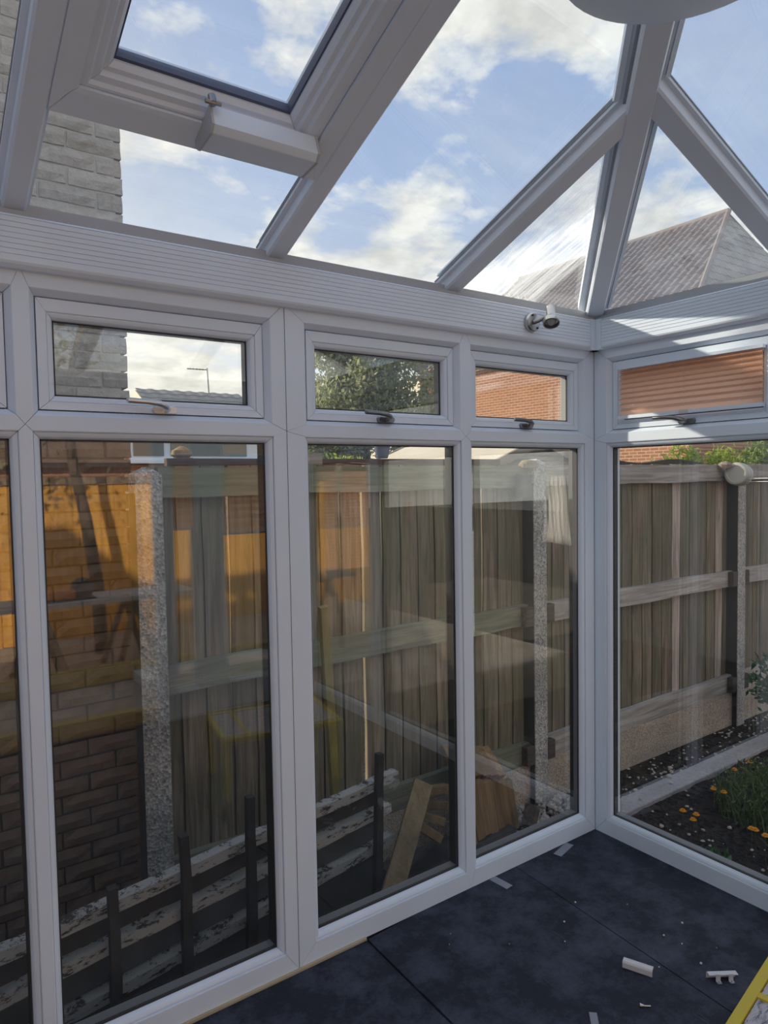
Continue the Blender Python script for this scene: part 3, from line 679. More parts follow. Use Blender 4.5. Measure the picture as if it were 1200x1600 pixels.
for a, b_ in zip(posts_x[:-1], posts_x[1:]):
    a += .055; b_ -= .055
    for z0, z1, dy in ((1.497, 1.628, 0), (.625, .752, 0), (-.262, -.125, .0)):
        mb = MB(); n = 12
        for i in range(n+1):
            x = a+(b_-a)*i/n; wz = .004*math.sin(i*1.3+a*7+z0*5)
            mb.v += [Vector((x, F+.003, z0+wz)), Vector((x, F+.047, z0+wz)), Vector((x, F+.047, z1+wz)), Vector((x, F+.003, z1+wz*.6))]
        for i in range(n):
            for q in range(4): c0 = i*4; mb.f.append((c0+q, c0+(q+1) % 4, c0+4+(q+1) % 4, c0+4+q))
        mb.f += [(0, 1, 2, 3), (n*4+3, n*4+2, n*4+1, n*4)]
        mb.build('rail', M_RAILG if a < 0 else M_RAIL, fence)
    mb = MB(); mb.box(a-.02, b_+.02, F+.0, F+.055, -.60, -.265); mb.build('gravel_board', M_GRAVEL, fence)
for i, x in enumerate(posts_x):
    mb = MB(); w = .057; y0, y1 = F-.045, F+.055; zt = 1.64 if i == 1 else 1.60
    mb.add([(x-w, y0, -.6), (x+w, y0, -.6), (x+w, y1, -.6), (x-w, y1, -.6), (x-w, y0, zt), (x+w, y0, zt), (x+w, y1, zt), (x-w, y1, zt), (x, y0+.02, zt+.03), (x, y1-.02, zt+.03)],
           [(0, 3, 2, 1), (0, 1, 5, 4), (1, 2, 6, 5), (2, 3, 7, 6), (3, 0, 4, 7), (4, 5, 8), (6, 7, 9), (5, 6, 9, 8), (7, 4, 8, 9)])
    mb.build('post', M_PEBBLE, fence)
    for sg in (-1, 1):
        mb = MB(); mb.box(x+sg*w-.001, x+sg*w+.001, y0+.006, y1, -.59, 1.52); mb.build('slot_shade', M_DKSLAT, fence)  # dark strip paints the shade inside the post slot
    for zc in (.69, -.19) if i else ():
        for sg in (-1, 1):
            mb = MB(); mb.box(x+sg*.095-.035, x+sg*.095+.035, F-.045, F+.002, zc-.062, zc+.058); mb.build('cleat', M_BLOCK, fence, bevel=.006)
mb = MB(); mb.box(.655, .745, F-.06, F+.0, 1.43, 1.58); mb.build('cleat', M_BLOCK, fence, bevel=.01)
mb = MB(); mb.lathe([(.01, 0), (.06, .004), (.058, .03), (.04, .05), (.01, .055)], 9, Matrix.Translation((.775, F+.0, 1.61)) @ Matrix.Scale(1.2, 4, (1, 0, 0))); mb.build('moss_cap', M_OLDW, fence, smooth=True)

# dark plank behind the fence + things on it
b = MB(); b.box(-1.45, .65, 1.22, 1.26, 1.56, 1.672); o = b.build('plank', M_DARKW); tag(o, 'dark red-brown plank fixed along the neighbour side of the fence top', 'plank')
b = MB(); b.box(-.74, -.66, 1.18, 1.22, 1.2, 1.70); tag(b.build('timber_post', M_BARGE), 'short square timber post end rising just above the fence, left of the potted plant', 'post')
b = MB(); b.box(-1.40, -1.32, 1.24, 1.32, -.56, 1.675); b.lathe([(.03, 1.67), (.05, 1.69), (.045, 1.71), (.01, 1.73)], 12, Matrix.Translation((-1.36, 1.28, 0))); tag(b.build('finial_post', M_OLDW, smooth=True), 'round-topped wooden post behind the fence, beneath the left window sill of the neighbour', 'post')
pot = thing('potted_plant', 'small slate-blue pot with a pale green plant above the fence top', 'potted plant', (-.33, 1.24, 1.672))
b = MB(); b.lathe([(.036, 1.672), (.03, 1.675), (.040, 1.71), (.047, 1.75), (.052, 1.75), (.052, 1.758), (.02, 1.758)][1:], 20, Matrix.Translation((-.24, 1.24, 0))); b.build('pot', M_POT, pot, smooth=True)
def leafset(n, fn, size, asp=.45, up=.4):
    """n rhombic leaves, fn()->centre"""
    mb = MB()
    for _ in range(n):
        c = Vector(fn()); d = Vector((random.gauss(0, 1), random.gauss(0, 1), random.gauss(0, 1)+up)).normalized()
        s_ = d.orthogonal().normalized(); s_ = (Matrix.Rotation(random.random()*6.28, 3, d) @ s_); L = size*random.uniform(.6, 1.3)
        nrm = d.cross(s_)
        o = len(mb.v); mb.v += [c, c+d*L*.45+s_*L*asp*.5+nrm*L*.05, c+d*L, c+d*L*.45-s_*L*asp*.5+nrm*L*.05]; mb.f.append((o, o+1, o+2, o+3))
    return mb
def bld_leaves(mb, name, M_, parent=None):
    me = bpy.data.meshes.new(name); me.from_pydata([tuple(p) for p in mb.v], [], mb.f); me.materials.append(M_)
    o = bpy.data.objects.new(name, me); COL.objects.link(o)
    if parent is not None: o.parent = parent; o.matrix_parent_inverse = parent.matrix_basis.inverted()
    return o
o = bld_leaves(leafset(60, lambda: (-.24+random.gauss(0, .025), 1.24+random.gauss(0, .02), 1.76+random.random()*.02), .05, .3, .9), 'leaves', M_BUSH, pot); o['kind'] = 'stuff'

# retractable washing line reel on the third post
Pr = Vector((3.04, .985, 1.552))
rl = thing('clothes_line_reel', 'beige plastic clothes line reel fixed to the fence post at the right', 'clothes line reel', tuple(Pr))
axr = Vector((.62, .10, -.05)).normalized(); Mr = Matrix.Translation(Pr-axr*.03) @ (-axr).to_track_quat('Z', 'Y').to_matrix().to_4x4()
b = MB(); b.lathe([(.0005, -.17), (.05, -.168), (.082, -.155), (.088, -.14), (.088, -.105), (.092, -.10), (.092, -.085), (.088, -.08), (.088, -.045), (.092, -.04), (.092, -.02), (.084, -.004), (.074, 0), (.066, 0), (.062, -.008), (.0005, -.008)], 36, Mr); b.build('drum_case', M_REEL, rl, smooth=True)
b = MB(); b.box(3.06, 3.20, 1.02, 1.06, 1.50, 1.60); b.build('bracket', M_REEL, rl)
b = MB(); b.lathe([(.01, 0), (.05, .0), (.055, .03), (.03, .05), (.005, .055)], 8, Matrix.Translation((3.0, 1.06, 1.60))); b.build('wood_packer', M_BARGE, rl)
Lend = Vector((1.35, -4.2, 1.72)); L0 = Vector((3.06, .92, 1.49))
for dz in (0, .025):
    b = MB(); b.tube([L0+(Lend-L0)*k/10+Vector((dz*.6, 0, dz-.10*math.sin(PI*k/10)*.6)) for k in range(11)], .0022, 5)
    tag(b.build('washing_line', M_LINE), ('lower' if dz == 0 else 'upper')+' of two white washing line strands leaving the reel to the right', 'washing line')
def online(k): return L0+(Lend-L0)*k+Vector((0, 0, -.06*math.sin(PI*k)))
wp = thing('line_pole', 'wooden pole holding the washing line in the garden, outside the picture at right', 'pole', (1.35, -4.2, -.55)); b = MB(); b.tube([(1.35, -4.2, -.6), (1.35, -4.2, 1.9)], .035, 10); b.build('pole', M_BARGE, wp, smooth=True)
dl = (Lend-L0).normalized()
def hang(name, label, M_, k, w, h, cat):
    c = online(k); mb = MB(); n = 10; m_ = 8
    for j in range(m_+1):
        for i in range(n+1):
            u = i/n-.5; p = c+dl*w*u*(1+.08*math.sin(j*.9))+Vector((0, 0, -h*j/m_-.03*abs(math.sin(u*9+j*.3))*j/m_)); p += Vector((.02*math.sin(u*16+j*.4), .006, 0)); mb.v.append(p)
    for j in range(m_):
        for i in range(n): a = j*(n+1)+i; mb.f.append((a, a+1, a+n+2, a+n+1))
    o = mb.build(name, M_, smooth=True); o.modifiers.new('t', 'SOLIDIFY').thickness = .003; return tag(o, label, cat)
hang('hanging_cloth', 'thin white cloth hanging on the washing line, nearest the reel', M_CLOTH, .42, .28, .38, 'cloth')
hang('hanging_cloth', 'crumpled white cloth hanging on the washing line beside the black shirt', M_CLOTH, .56, .18, .55, 'cloth')
hang('hanging_shirt', 'black shirt hanging on the washing line between white cloths', M_SHIRT, .49, .26, .62, 'shirt')
for k, wh in zip((.36, .40, .46, .52, .58), ('nearest the reel', 'second from the reel', 'holding the left edge of the black shirt', 'holding the right edge of the black shirt', 'farthest from the reel')): 
    c = online(k); b = MB(); b.bar(c+Vector((0, .004, -.04)), c+Vector((0, .004, .03)), .012, .014); tag(b.build('clothes_peg', M_PEG), 'blue clothes peg on the washing line, '+wh, 'peg', 'blue pegs on the washing line')

# ================================================================== NEIGHBOUR WALL (rough faced brick) at the left
nw = thing('wall_neighbour', 'tall rough-faced brick wall of the neighbour, left edge of the picture', 'wall', (-2.4, 1.2, -.56), kind='structure')
b = MB(); b.box(-5.2, -1.64, 1.215, 1.55, 1.76, 3.80); b.build('backing', M_MORTAR, nw)
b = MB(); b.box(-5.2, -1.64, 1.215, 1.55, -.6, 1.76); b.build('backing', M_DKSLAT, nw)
bm0 = MB()
def rough_brick(w, seed):
    mb = MB(); rnd = random.Random(seed); nx, nz = 4, 2; h = .066
    g_ = {}
    for j in range(nz+1):
        for i in range(nx+1):
            e = (i in (0, nx)) or (j in (0, nz)); g_[i, j] = len(mb.v)
            mb.v.append(Vector((-w/2+w*i/nx+rnd.uniform(-.002, .002), (-.002 if e else -.010)+rnd.uniform(-.004, .003), h*j/nz+rnd.uniform(-.002, .002))))
    for j in range(nz):
        for i in range(nx): mb.f.append((g_[i, j], g_[i+1, j], g_[i+1, j+1], g_[i, j+1]))
    o = len(mb.v); mb.v += [Vector((-w/2, .1, 0)), Vector((w/2, .1, 0)), Vector((w/2, .1, h)), Vector((-w/2, .1, h))]
    mb.f += [tuple(g_[nx, j] for j in range(nz+1))+(o+2, o+1), tuple(g_[0, j] for j in range(nz, -1, -1))+(o, o+3),
             tuple(g_[i, nz] for i in range(nx+1))[::-1]+(o+3, o+2)[::1][::1], tuple(g_[i, 0] for i in range(nx+1))+(o+1, o), (o, o+1, o+2, o+3)]
    return mb
bs = [rough_brick(.215, i).build('brick', M_NBRICK, nw, loc=None) for i in range(6)]
hs_ = [rough_brick(.1025, 20+i).build('brick', M_NBRICK, nw) for i in range(3)]
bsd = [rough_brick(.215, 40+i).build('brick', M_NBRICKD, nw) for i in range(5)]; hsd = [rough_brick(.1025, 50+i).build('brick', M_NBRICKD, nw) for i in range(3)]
cnt = 0; first = set(); courses = 57
for c in range(courses):
    z = -.5+c*.075; x = -1.612-(.1025/2 if c % 2 else .215/2); i = 0
    while x > -2.55:
        if x > -2.40:
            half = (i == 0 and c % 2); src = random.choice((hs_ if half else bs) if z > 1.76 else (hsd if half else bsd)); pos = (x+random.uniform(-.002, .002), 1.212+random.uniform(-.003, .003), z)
            if src.name not in first:
                first.add(src.name); src.matrix_parent_inverse = nw.matrix_basis.inverted(); src.location = pos
            else: piece(src, 'brick', nw, pos)
            cnt += 1
        x -= (.1025/2+.01+.215/2) if (i == 0 and c % 2) else .225; i += 1
rest = MB(); restd = MB()
for c in range(courses):
    x = -2.40-(.05 if c % 2 else .16)-.06
    while x > -5.1: (rest if -.5+c*.075 > 1.76 else restd).box(x-.1075, x+.1075, 1.206, 1.25, -.5+c*.075, -.434+c*.075); x -= .225
o = rest.build('brickwork', M_NBRICK, nw); o['kind'] = 'stuff'
o = restd.build('brickwork', M_NBRICKD, nw); o['kind'] = 'stuff'
b = MB(); b.box(-5.3, -1.585, 1.17, 1.24, 2.43, 2.475); b.build('string_course', M_NBRICK, nw) if False else None

# ================================================================== JUNK IN THE PASSAGE
pa = math.atan2(.26, 1.43); P0 = Vector((-2.45, .215, 0)); pu = Vector((math.cos(pa), math.sin(pa), 0)); pn = Vector((-pu.y, pu.x, 0))
pl = thing('slatted_pallet', 'old slatted timber pallet with flaking white paint, standing on edge behind the left windows', 'pallet', (-1.6, .37, -.56))
L = 1.80
for z0, z1, M_, off, l0, l1 in ((.215, .256, M_PEEL, 0, 0, L), (.095, .135, M_PEEL, -.01, 0, L-.06), (-.045, -.005, M_PEEL, -.02, 0, L*.97), (-.30, -.255, M_PEEL, -.14, 1.15, 1.72),
                            (.14, .213, M_DKSLAT, .03, 0, L-.1), (.0, .09, M_GREYB, .015, 0, L-.12), (-.25, -.05, M_GREYB, .005, 0, L-.15), (-.56, -.26, M_DKSLAT, .0, 0, L-.2)):
    mb = MB(); n = 14
    rr_ = random.Random(int(z0*1000))
    for i in range(n+1):
        p = P0+pu*(l0+(l1-l0)*i/n)+pn*off; j = rr_.uniform(-.004, .004)
        mb.v += [p+Vector((0, 0, z0+j)), p+pn*.045+Vector((0, 0, z0+j)), p+pn*.045+Vector((0, 0, z1+j)), p+Vector((0, 0, z1+j*1.5))]
    for i in range(n):
        for q in range(4): c0 = i*4; mb.f.append((c0+q, c0+(q+1) % 4, c0+4+(q+1) % 4, c0+4+q))
    mb.f += [(0, 1, 2, 3), (n*4+3, n*4+2, n*4+1, n*4)]
    mb.build('slat', M_, pl)
for s_, zt in ((.47, .33), (.71, .40), (.97, .44), (1.22, .50), (1.62, .40)):
    mb = MB(); rr_ = random.Random(int(s_*100)); pts = []
    for k in range(7): pts.append(P0+pu*(s_+rr_.uniform(-.006, .006))-pn*(.035+.02*k/6)+Vector((0, 0, -.5+(zt+.5)*k/6)))
    for k in range(6): mb.bar(pts[k], pts[k+1]+Vector((0, 0, .004)), .038-.002*k, .03, (0, 1, 0))
    mb.build('upright', M_DKSLAT, pl)
# leaning plank
b = MB(); b.bar((-.53, .55, .16), (-1.04, .25, -.34), .088, .025, (-.4, -.85, .3)); tag(b.build('plank', M_OLDW), 'broad brown plank leaning diagonally across the pallet end, second tall window', 'plank')
b = MB(); b.bar((-.93, .74, 1.00), (-.72, .98, -.53), .042, .03, (0, -1, 0)); tag(b.build('reflection_bar', M_OLDY), 'yellowish bar added in place of a ladder reflection, second tall window', 'reflection_bar')  # added bar, stands in for the yellow ladder's reflection in the pane
b = MB(); b.bar((-1.62, .62, .62), (-1.36, .50, -.5), .06, .03, (0, -1, 0)); tag(b.build('plank', M_DKSLAT), 'dark plank leaning against the fence behind the third tall light from left', 'plank') if False else None
# timber offcut stack at the right end
k = 0
for i in range(7):
    x = -.02+i*.068; b = MB(); h = .34-.01*i+random.uniform(-.02, .02)
    b.box(-.030, .030, -.022, .022, -h, 0); o = b.build('timber_offcut', M_OFFCUT, bevel=.008, loc=None); o.location = (x, .86+.012*i, -.075-.022*i); o.rotation_euler = (R(-6), R(-6+random.uniform(-1, 1)), R(random.uniform(-2, 2)))
    tag(o, 'honey brown offcut standing in the front row of the stack, '+['leftmost', 'second from left', 'third from left', 'the middle one', 'third from right', 'second from right', 'rightmost'][i], 'timber offcut', 'upright offcuts in the stack')
for i in range(6):
    x = .0+i*.07; b = MB(); b.box(-.030, .030, 0, .20, -.02, .02); o = b.build('timber_offcut', M_OFFCUT, bevel=.008); o.location = (x, .885+.01*i, -.07-.022*i); o.rotation_euler = (R(38), R(6), R(random.uniform(-1, 1)))
    tag(o, 'offcut sloping back on top of the stack by the post, '+['leftmost', 'second from left', 'third from left', 'third from right', 'second from right', 'rightmost'][i], 'timber offcut', 'sloping offcuts on the stack')
for i in range(4):
    b = MB(); b.box(0, .22, -.02, .02, -.022, .022); o = b.build('timber_offcut', M_OFFCUT, bevel=.006); o.location = (-.40-.004*i, .76, -.0-.052*i); o.rotation_euler = (0, R(12+9*i), R(8))
    tag(o, 'orange-brown offcut fanned out behind the leaning plank, '+['topmost', 'second from top', 'third from top', 'lowest'][i], 'timber offcut', 'fanned offcuts behind the leaning plank')
b = MB(); b.box(-.035, .035, -.035, .035, -.12, .0); o = b.build('timber_block', M_BLOCK, bevel=.008); o.location = (.47, .80, -.33); o.rotation_euler = (0, R(35), R(20)); tag(o, 'dark square timber block at the right foot of the stack', 'timber block')
b = MB(); b.box(-.5, .35, -.05, .12, -.14, 0); o = b.build('timber_bearer', M_DKSLAT, bevel=.01); o.location = (.0, .86, -.43); tag(o, 'dark timber bearer under the offcut stack', 'timber')
from mathutils import noise as NZ
b = MB(); b.lathe([(.001, 0)]+[(.22*math.sin(PI*k/10)**.7, .30*k/10) for k in range(1, 10)]+[(.001, .30)], 20); 
for v in b.v:
    nv = NZ.noise_vector(v*9)*.035; v += nv
o = b.build('rubbish_sack', M_BAG, smooth=True); o.location = (-.34, .62, -.56); tag(o, 'black rubbish sack slumped between the leaning plank and the offcut stack', 'sack')
# rubble and pebbles
def rock(r, seed):
    bmx = bmesh.new(); bmesh.ops.create_icosphere(bmx, subdivisions=1, radius=r); rr_ = random.Random(seed)
    for v in bmx.verts: v.co *= rr_.uniform(.75, 1.2); v.co.z *= .6
    me = bpy.data.meshes.new('pebble'); bmx.to_mesh(me); bmx.free(); return me
rocks = [rock(.02, i) for i in range(4)]
for r in rocks: r.materials.append(M_STONE)
rocks2 = [r.copy() for r in rocks]
for r in rocks2: r.materials.clear(); r.materials.append(M_STONE2)
peb = [(1.20, .84, .9), (1.06, .70, 1.1), (.97, .62, .9), (1.27, .87, 1.7), (1.33, .80, 1.5), (1.5, .84, .8), (1.9, .88, .8), (1.95, .86, .9), (2.0, .9, 1.), (1.8, .78, 1.2), (1.72, .72, .7), (1.12, .66, .6), (1.35, .7, .7), (1.0, .55, .7), (1.2, .45, .8), (1.3, .4, .6), (1.55, .5, .7), (1.24, .3, .6), (1.35, .28, .7), (1.5, .2, .8)]
for i, (x, y, s_) in enumerate(peb):
    o = bpy.data.objects.new('pebble', (rocks if i % 3 else rocks2)[i % 4]); COL.objects.link(o); o.location = (x, y, -.505 if .655 < y < .8 else -.538); o.scale = (s_, s_, s_); o.rotation_euler = (0, 0, i)
    tag(o, 'pale pebble lying on the soil or edging beside the fence', 'pebble', 'pebbles beside the fence')
mb = MB()
for _ in range(520):
    x = random.uniform(.35, 4); y = random.choice([random.uniform(.80, 1.08), random.uniform(-.3, .64)]); r = random.uniform(.004, .011)
    mb.lathe([(r*.3, -r*.4), (r, 0), (r*.4, r*.6)], 5, Matrix.Translation((x, y, -.542)) @ Matrix.Rotation(random.random()*3, 4, 'Z') @ Matrix.Scale(random.uniform(.7, 1.6), 4, (1, 0, 0)))
o = mb.build('gravel', M_STONE); tag(o, 'small pale stones strewn over the dark soil', 'gravel', kind='stuff')
mb = MB()
for _ in range(140):
    x = random.uniform(.50, 1.05); y = random.uniform(.86, 1.04); r = random.uniform(.012, .03)
    mb.lathe([(r*.3, -r*.4), (r, 0), (r*.4, r*.6)], 5, Matrix.Translation((x, y, -.53+random.random()*.05)) @ Matrix.Rotation(random.random()*3, 4, 'X'))
o = mb.build('rubble', M_STONE2); tag(o, 'grey rubble heaped at the foot of the fence by the stack', 'rubble', kind='stuff')

# ================================================================== GARDEN PLANTS
def blades(n, cx, cy, rx, ry, h, M_, name, z=-.55):
    mb = MB()
    for _ in range(n):
        a = random.random()*6.28; r = math.sqrt(random.random()); x = cx+rx*r*math.cos(a); y = cy+ry*r*math.sin(a); H = h*random.uniform(.4, 1.1)*(1-.4*r)
        dx, dy = random.gauss(0, .35)*H, random.gauss(0, .35)*H; w = .004; t2 = random.random()*6.28; wx, wy = math.cos(t2)*w, math.sin(t2)*w
        o = len(mb.v); mb.v += [Vector((x-wx, y-wy, z)), Vector((x+wx, y+wy, z)), Vector((x+dx*.4+wx, y+dy*.4+wy, z+H*.6)), Vector((x+dx*.4-wx, y+dy*.4-wy, z+H*.6)), Vector((x+dx, y+dy, z+H))]
        mb.f += [(o, o+1, o+2, o+3), (o+3, o+2, o+4)]
    return mb
def plant(name, label, cx, cy, rx, ry, h, nb, nl, ls, M_, nfl, cat='plant', M2=None):
    p = thing(name, label, cat, (cx, cy, -.55))
    o = bld_leaves(blades(nb, cx, cy, rx, ry, h, M_, 'stems'), 'stems', M_, p); o['kind'] = 'stuff'
    def fn():
        a = random.random()*6.28; r = math.sqrt(random.random()); return (cx+rx*r*math.cos(a), cy+ry*r*math.sin(a), -.55+h*random.random()*(1-.4*r*r))
    o = bld_leaves(leafset(nl, fn, ls, .35), 'leaves', M2 or M_, p); o['kind'] = 'stuff'
    return p
plant('flower_clump', 'sprawling green marigold clump in the soil bed, centre right of the first right-hand pane', 2.02, .16, .46, .33, .27, 1100, 1300, .036, M_GRASS, 0)
plant('weed_clump', 'thick green weedy clump close to the window at the right picture edge', 1.40, -.36, .30, .18, .24, 800, 900, .036, M_GRASS, 0)
plant('low_plant', 'small dark-leaved plant in the soil near the window frame', .98, .02, .12, .1, .12, 60, 120, .06, M_DKLEAF, 0)
# px->plane helper for small flowers (uses the camera ray once, at build time, to a real height in the garden)
def onz(px, py, z):
    d = f_+r_*((px-600)/FPX)-u_*((py-800)/FPX); k_ = (z-CAM.z)/d.z; return CAM+d*k_
MG = ['leftmost, alone above the pair', 'left one of the low pair', 'right one of the low pair', 'topmost of all, small, among the far greenery', 'small one above the dark soil, mid height', 'left one of the touching pair at the right', 'right one of the touching pair at the right', 'at the right picture edge, lowest', 'leftmost of the upper row', 'between the upper row and the topmost']
for mk, (px, py, z) in enumerate(((1067, 1266, -.45), (1083, 1280, -.46), (1088, 1272, -.44), (1172, 1190, -.36), (1131, 1237, -.40), (1174, 1294, -.42), (1180, 1296, -.40), (1196, 1305, -.38), (1115, 1232, -.42), (1148, 1202, -.38))):
    c = onz(px, py, z); fl = thing('marigold', 'orange marigold in the garden bed, '+MG[mk], 'flower', (c.x, c.y, -.55), 'marigold flowers in the garden bed')
    mb = MB()
    for ringk, (rr_, n_) in enumerate(((.022, 9), (.014, 7), (.007, 4))):
        for i in range(n_):
            a = 2*PI*i/n_+ringk*.4; d = Vector((math.cos(a), math.sin(a), -.1+.7*ringk)); s_ = Vector((-math.sin(a), math.cos(a), 0)); o_ = len(mb.v)
            mb.v += [c, c+d*rr_*.7+s_*rr_*.35, c+d*rr_, c+d*rr_*.7-s_*rr_*.35]; mb.f.append((o_, o_+1, o_+2, o_+3))
    bld_leaves(mb, 'petals', M_FLOWER, fl)
    mb = MB(); mb.tube([(c.x+.01, c.y, -.55), (c.x, c.y, c.z)], .0018, 5); mb.build('stem', M_GRASS, fl)
def shrub(name, label, c, r, n, ls, M_, squash=(1, 1, 1), trunk=None, M_tr=None, cat='shrub', shell=.55, asp=.45, group=None, gap=0):
    p = thing(name, label, cat, (c[0], c[1], -.56), group); blobs = [(Vector((random.gauss(0, .5), random.gauss(0, .5), random.gauss(0, .45))), random.uniform(.25, .5)) for _ in range(26)]
    for b_, _r in blobs:
        if b_.length > .85: b_ *= .85/b_.length
    def fn():
        b_, rr_ = random.choice(blobs); d = Vector((random.gauss(0, 1), random.gauss(0, 1), random.gauss(0, 1))).normalized()*rr_*random.uniform(shell, 1.0); q = b_+d
        return (c[0]+q.x*r*squash[0], c[1]+q.y*r*squash[1], c[2]+q.z*r*squash[2])
    o = bld_leaves(leafset(n, fn, ls, asp), 'foliage', M_, p); o['kind'] = 'stuff'
    mb = MB(); tr = trunk or .03; mb.tube([(c[0], c[1], -.58), (c[0]+.02, c[1], (c[2]-.56)/2), (c[0], c[1], c[2]+r*.3*squash[2])], [tr, tr*.8, tr*.4], 8)
    for b_, _r in blobs[:9]: mb.tube([(c[0], c[1], c[2]-r*.35*squash[2]), (c[0]+b_.x*r*squash[0], c[1]+b_.y*r*squash[1], c[2]+b_.z*r*squash[2])], [tr*.4, tr*.1], 5)
    mb.build('trunk', M_BARK, p); return p
shrub('bush', 'bright lime-green bush rising above the fence behind the clothes line reel', (4.25, 2.0, 1.40), .60, 5200, .07, M_BUSH, (1.0, .55, .75), asp=.3)
shrub('bush', 'darker green bush above the fence at the right picture edge', (5.35, 1.9, 1.5), .75, 6200, .085, M_BUSH2, (.95, .5, .8), asp=.3)
shrub('climber', 'dark leafy plant growing in front of the fence at the right edge', (3.02, .62, -.05), .30, 700, .075, M_DKLEAF, (.6, .6, 1.1), asp=.4)
shrub('tree', 'large grey-green tree filling the second top opener', (4.55, 8.6, 2.85), 1.95, 42000, .105, M_TREE, (.72, .6, .95), trunk=.2, cat='tree', shell=.2)
shrub('bush', 'low yellow-green hedge seen over the fence left of the potted plant', (2.6, 6.2, 1.35), 1.0, 9000, .08, M_BUSH, (1.1, .5, .55))

# ================================================================== SHED
sx0, sy0, rz_ = 2.80, 2.85, 1.925
sh = thing('garden_shed', 'old timber shed with a sun-bleached felt roof just behind the fence', 'shed', (sx0, sy0, -.56))
hw = .75; ez = rz_-.28; yb = sy0+2.15
b = MB(); b.extrude([(-hw+.05, -.56), (hw-.05, -.56), (hw-.05, ez-.03), (0, rz_-.04), (-hw+.05, ez-.03)], (sx0, sy0+.04, 0), (sx0, yb, 0), (1, 0, 0), (0, 0, 1)); b.build('body', M_SHEDW, sh)
for sg in (-1, 1):
    b = MB(); b.extrude([(0, rz_), (sg*(hw+.05), ez-.02), (sg*(hw+.05), ez), (0, rz_+.022)], (sx0, sy0-.04, 0), (sx0, yb+.05, 0), (1, 0, 0), (0, 0, 1)); b.build('roof_slope', M_FELT, sh)
    b = MB(); b.extrude([(0, rz_-.055), (sg*(hw+.06), ez-.075), (sg*(hw+.06), ez+.012), (0, rz_+.034)], (sx0, sy0-.07, 0), (sx0, sy0-.035, 0), (1, 0, 0), (0, 0, 1)); b.build('barge_board', M_BARGE, sh)
    b = MB(); b.extrude([(0, rz_-.055), (sg*(hw+.06), ez-.075), (sg*(hw+.06), ez+.012), (0, rz_+.034)], (sx0, yb+.05, 0), (sx0, yb+.08, 0), (1, 0, 0), (0, 0, 1)); b.build('barge_board', M_BARGE, sh)
for k in range(5):
    zc = ez+.0+.05*k-.03; hwk = max(.08, hw*(1-(zc+.03-ez+.03)/.30)*.92); b = MB(); b.box(sx0-hwk, sx0+hwk, sy0+.005, sy0+.035, zc, zc+.044); b.build('gable_board', M_SHEDW, sh)
# dark felt strip debris right of post
b = MB(); n = 12
for i in range(n+1):
    x = 1.55+1.55*i/n; zt = 1.665+.016*math.sin(i*.9); b.v += [Vector((x, 1.30, -.56)), Vector((x, 1.36, -.56)), Vector((x, 1.36, zt)), Vector((x, 1.30, zt))]
for i in range(n):
    for q in range(4): c0 = i*4; b.f.append((c0+q, c0+(q+1) % 4, c0+4+(q+1) % 4, c0+4+q))
b.f += [(0, 1, 2, 3), (n*4+3, n*4+2, n*4+1, n*4)]
tag(b.build('sagging_panel', M_DKSLAT), 'dark sagging panel edge behind the fence top, right of the corner', 'panel')

# ================================================================== HOUSES
def corr_roof(name, parent, x0, z0, x1, z1, y0, y1, M_, pitch=.22, steps=10, along='y', hip=0, hip2=0, amp=1., lift=1.):
    """pantile-like slope; corrugation runs up the slope"""
    mb = MB(); n = int((y1-y0)/pitch*4); N_ = steps
    d = Vector((x1-x0, 0, z1-z0)); nrm = Vector((-(z1-z0), 0, x1-x0)).normalized()
    if nrm.z < 0: nrm = -nrm
    for j in range(N_):
        for q in (0, 1):
            t_ = (j+q)/N_; lf = .035*(1-q)*lift
            for i in range(n+1):
                y = y0+(y1-y0)*i/n; w = (.035*math.sin(2*PI*i/4+.6)+lf)*amp; y = max(y, y0+hip*t_) if not hip2 else min(max(y, y0+hip*t_), y1-hip2*t_); p = Vector((x0, y, z0))+d*t_+nrm*w; mb.v.append(p if along == 'y' else Vector((p.y, p.x, p.z)))
    for r in range(2*N_-1):
        for i in range(n): a = r*(n+1)+i; mb.f.append((a, a+1, a+n+2, a+n+1))
    o = bld_leaves(mb, name, M_, parent); return o
h1 = thing('brick_house', 'orange brick house with a brown pantile roof beyond the fence at right', 'house', (15.5, 11, -.56))
b = MB(); b.box(12, 19.6, 6.8, 15.4, -.6, 5.1); o = b.build('wall', M_HBRICK, h1)
corr_roof('roof_slope', h1, 11.7, 4.98, 16, 8.48, 6.6, 15.6, M_TILE, .24, 14, hip=1.5, lift=.5, amp=1.3)
corr_roof('hip_slope', h1, 6.5, 4.96, 8.15, 8.44, 11.7, 20.3, M_TILE2, .24, 16, along='x', hip=4.3, hip2=4.3, amp=.4)
b = MB(); b.add([(16, 8.1, 8.44), (16, 15.6, 8.44), (20.3, 15.6, 4.95), (20.3, 6.6, 4.95), (16, 15.6, 4.95), (12, 15.6, 4.95)], [(0, 1, 2, 3), (1, 5, 2)]); b.build('back_slope', M_TILE, h1)
b = MB(); b.tube([(16, 8.1, 8.48), (16, 15.6, 8.48)], .08, 10); b.tube([(11.7, 6.55, 4.99), (16, 8.1, 8.48)], .07, 8); b.build('ridge_tile', M_TILE, h1)
b = MB(); b.tube([(11.66, 6.6, 4.93), (11.66, 15.6, 4.93)], .06, 8); b.build('gutter', M_DPIPE, h1)
wn = MB(); wn.box(11.94, 12.03, 8.2, 9.35, 4.05, 5.0); w_ = wn.build('window', M_UPVC, h1); wn = MB(); wn.box(11.925, 11.95, 8.28, 8.74, 4.16, 4.94); wn.box(11.925, 11.95, 8.80, 9.27, 4.16, 4.94); wn.build('pane', M_DARKGLASS, w_)
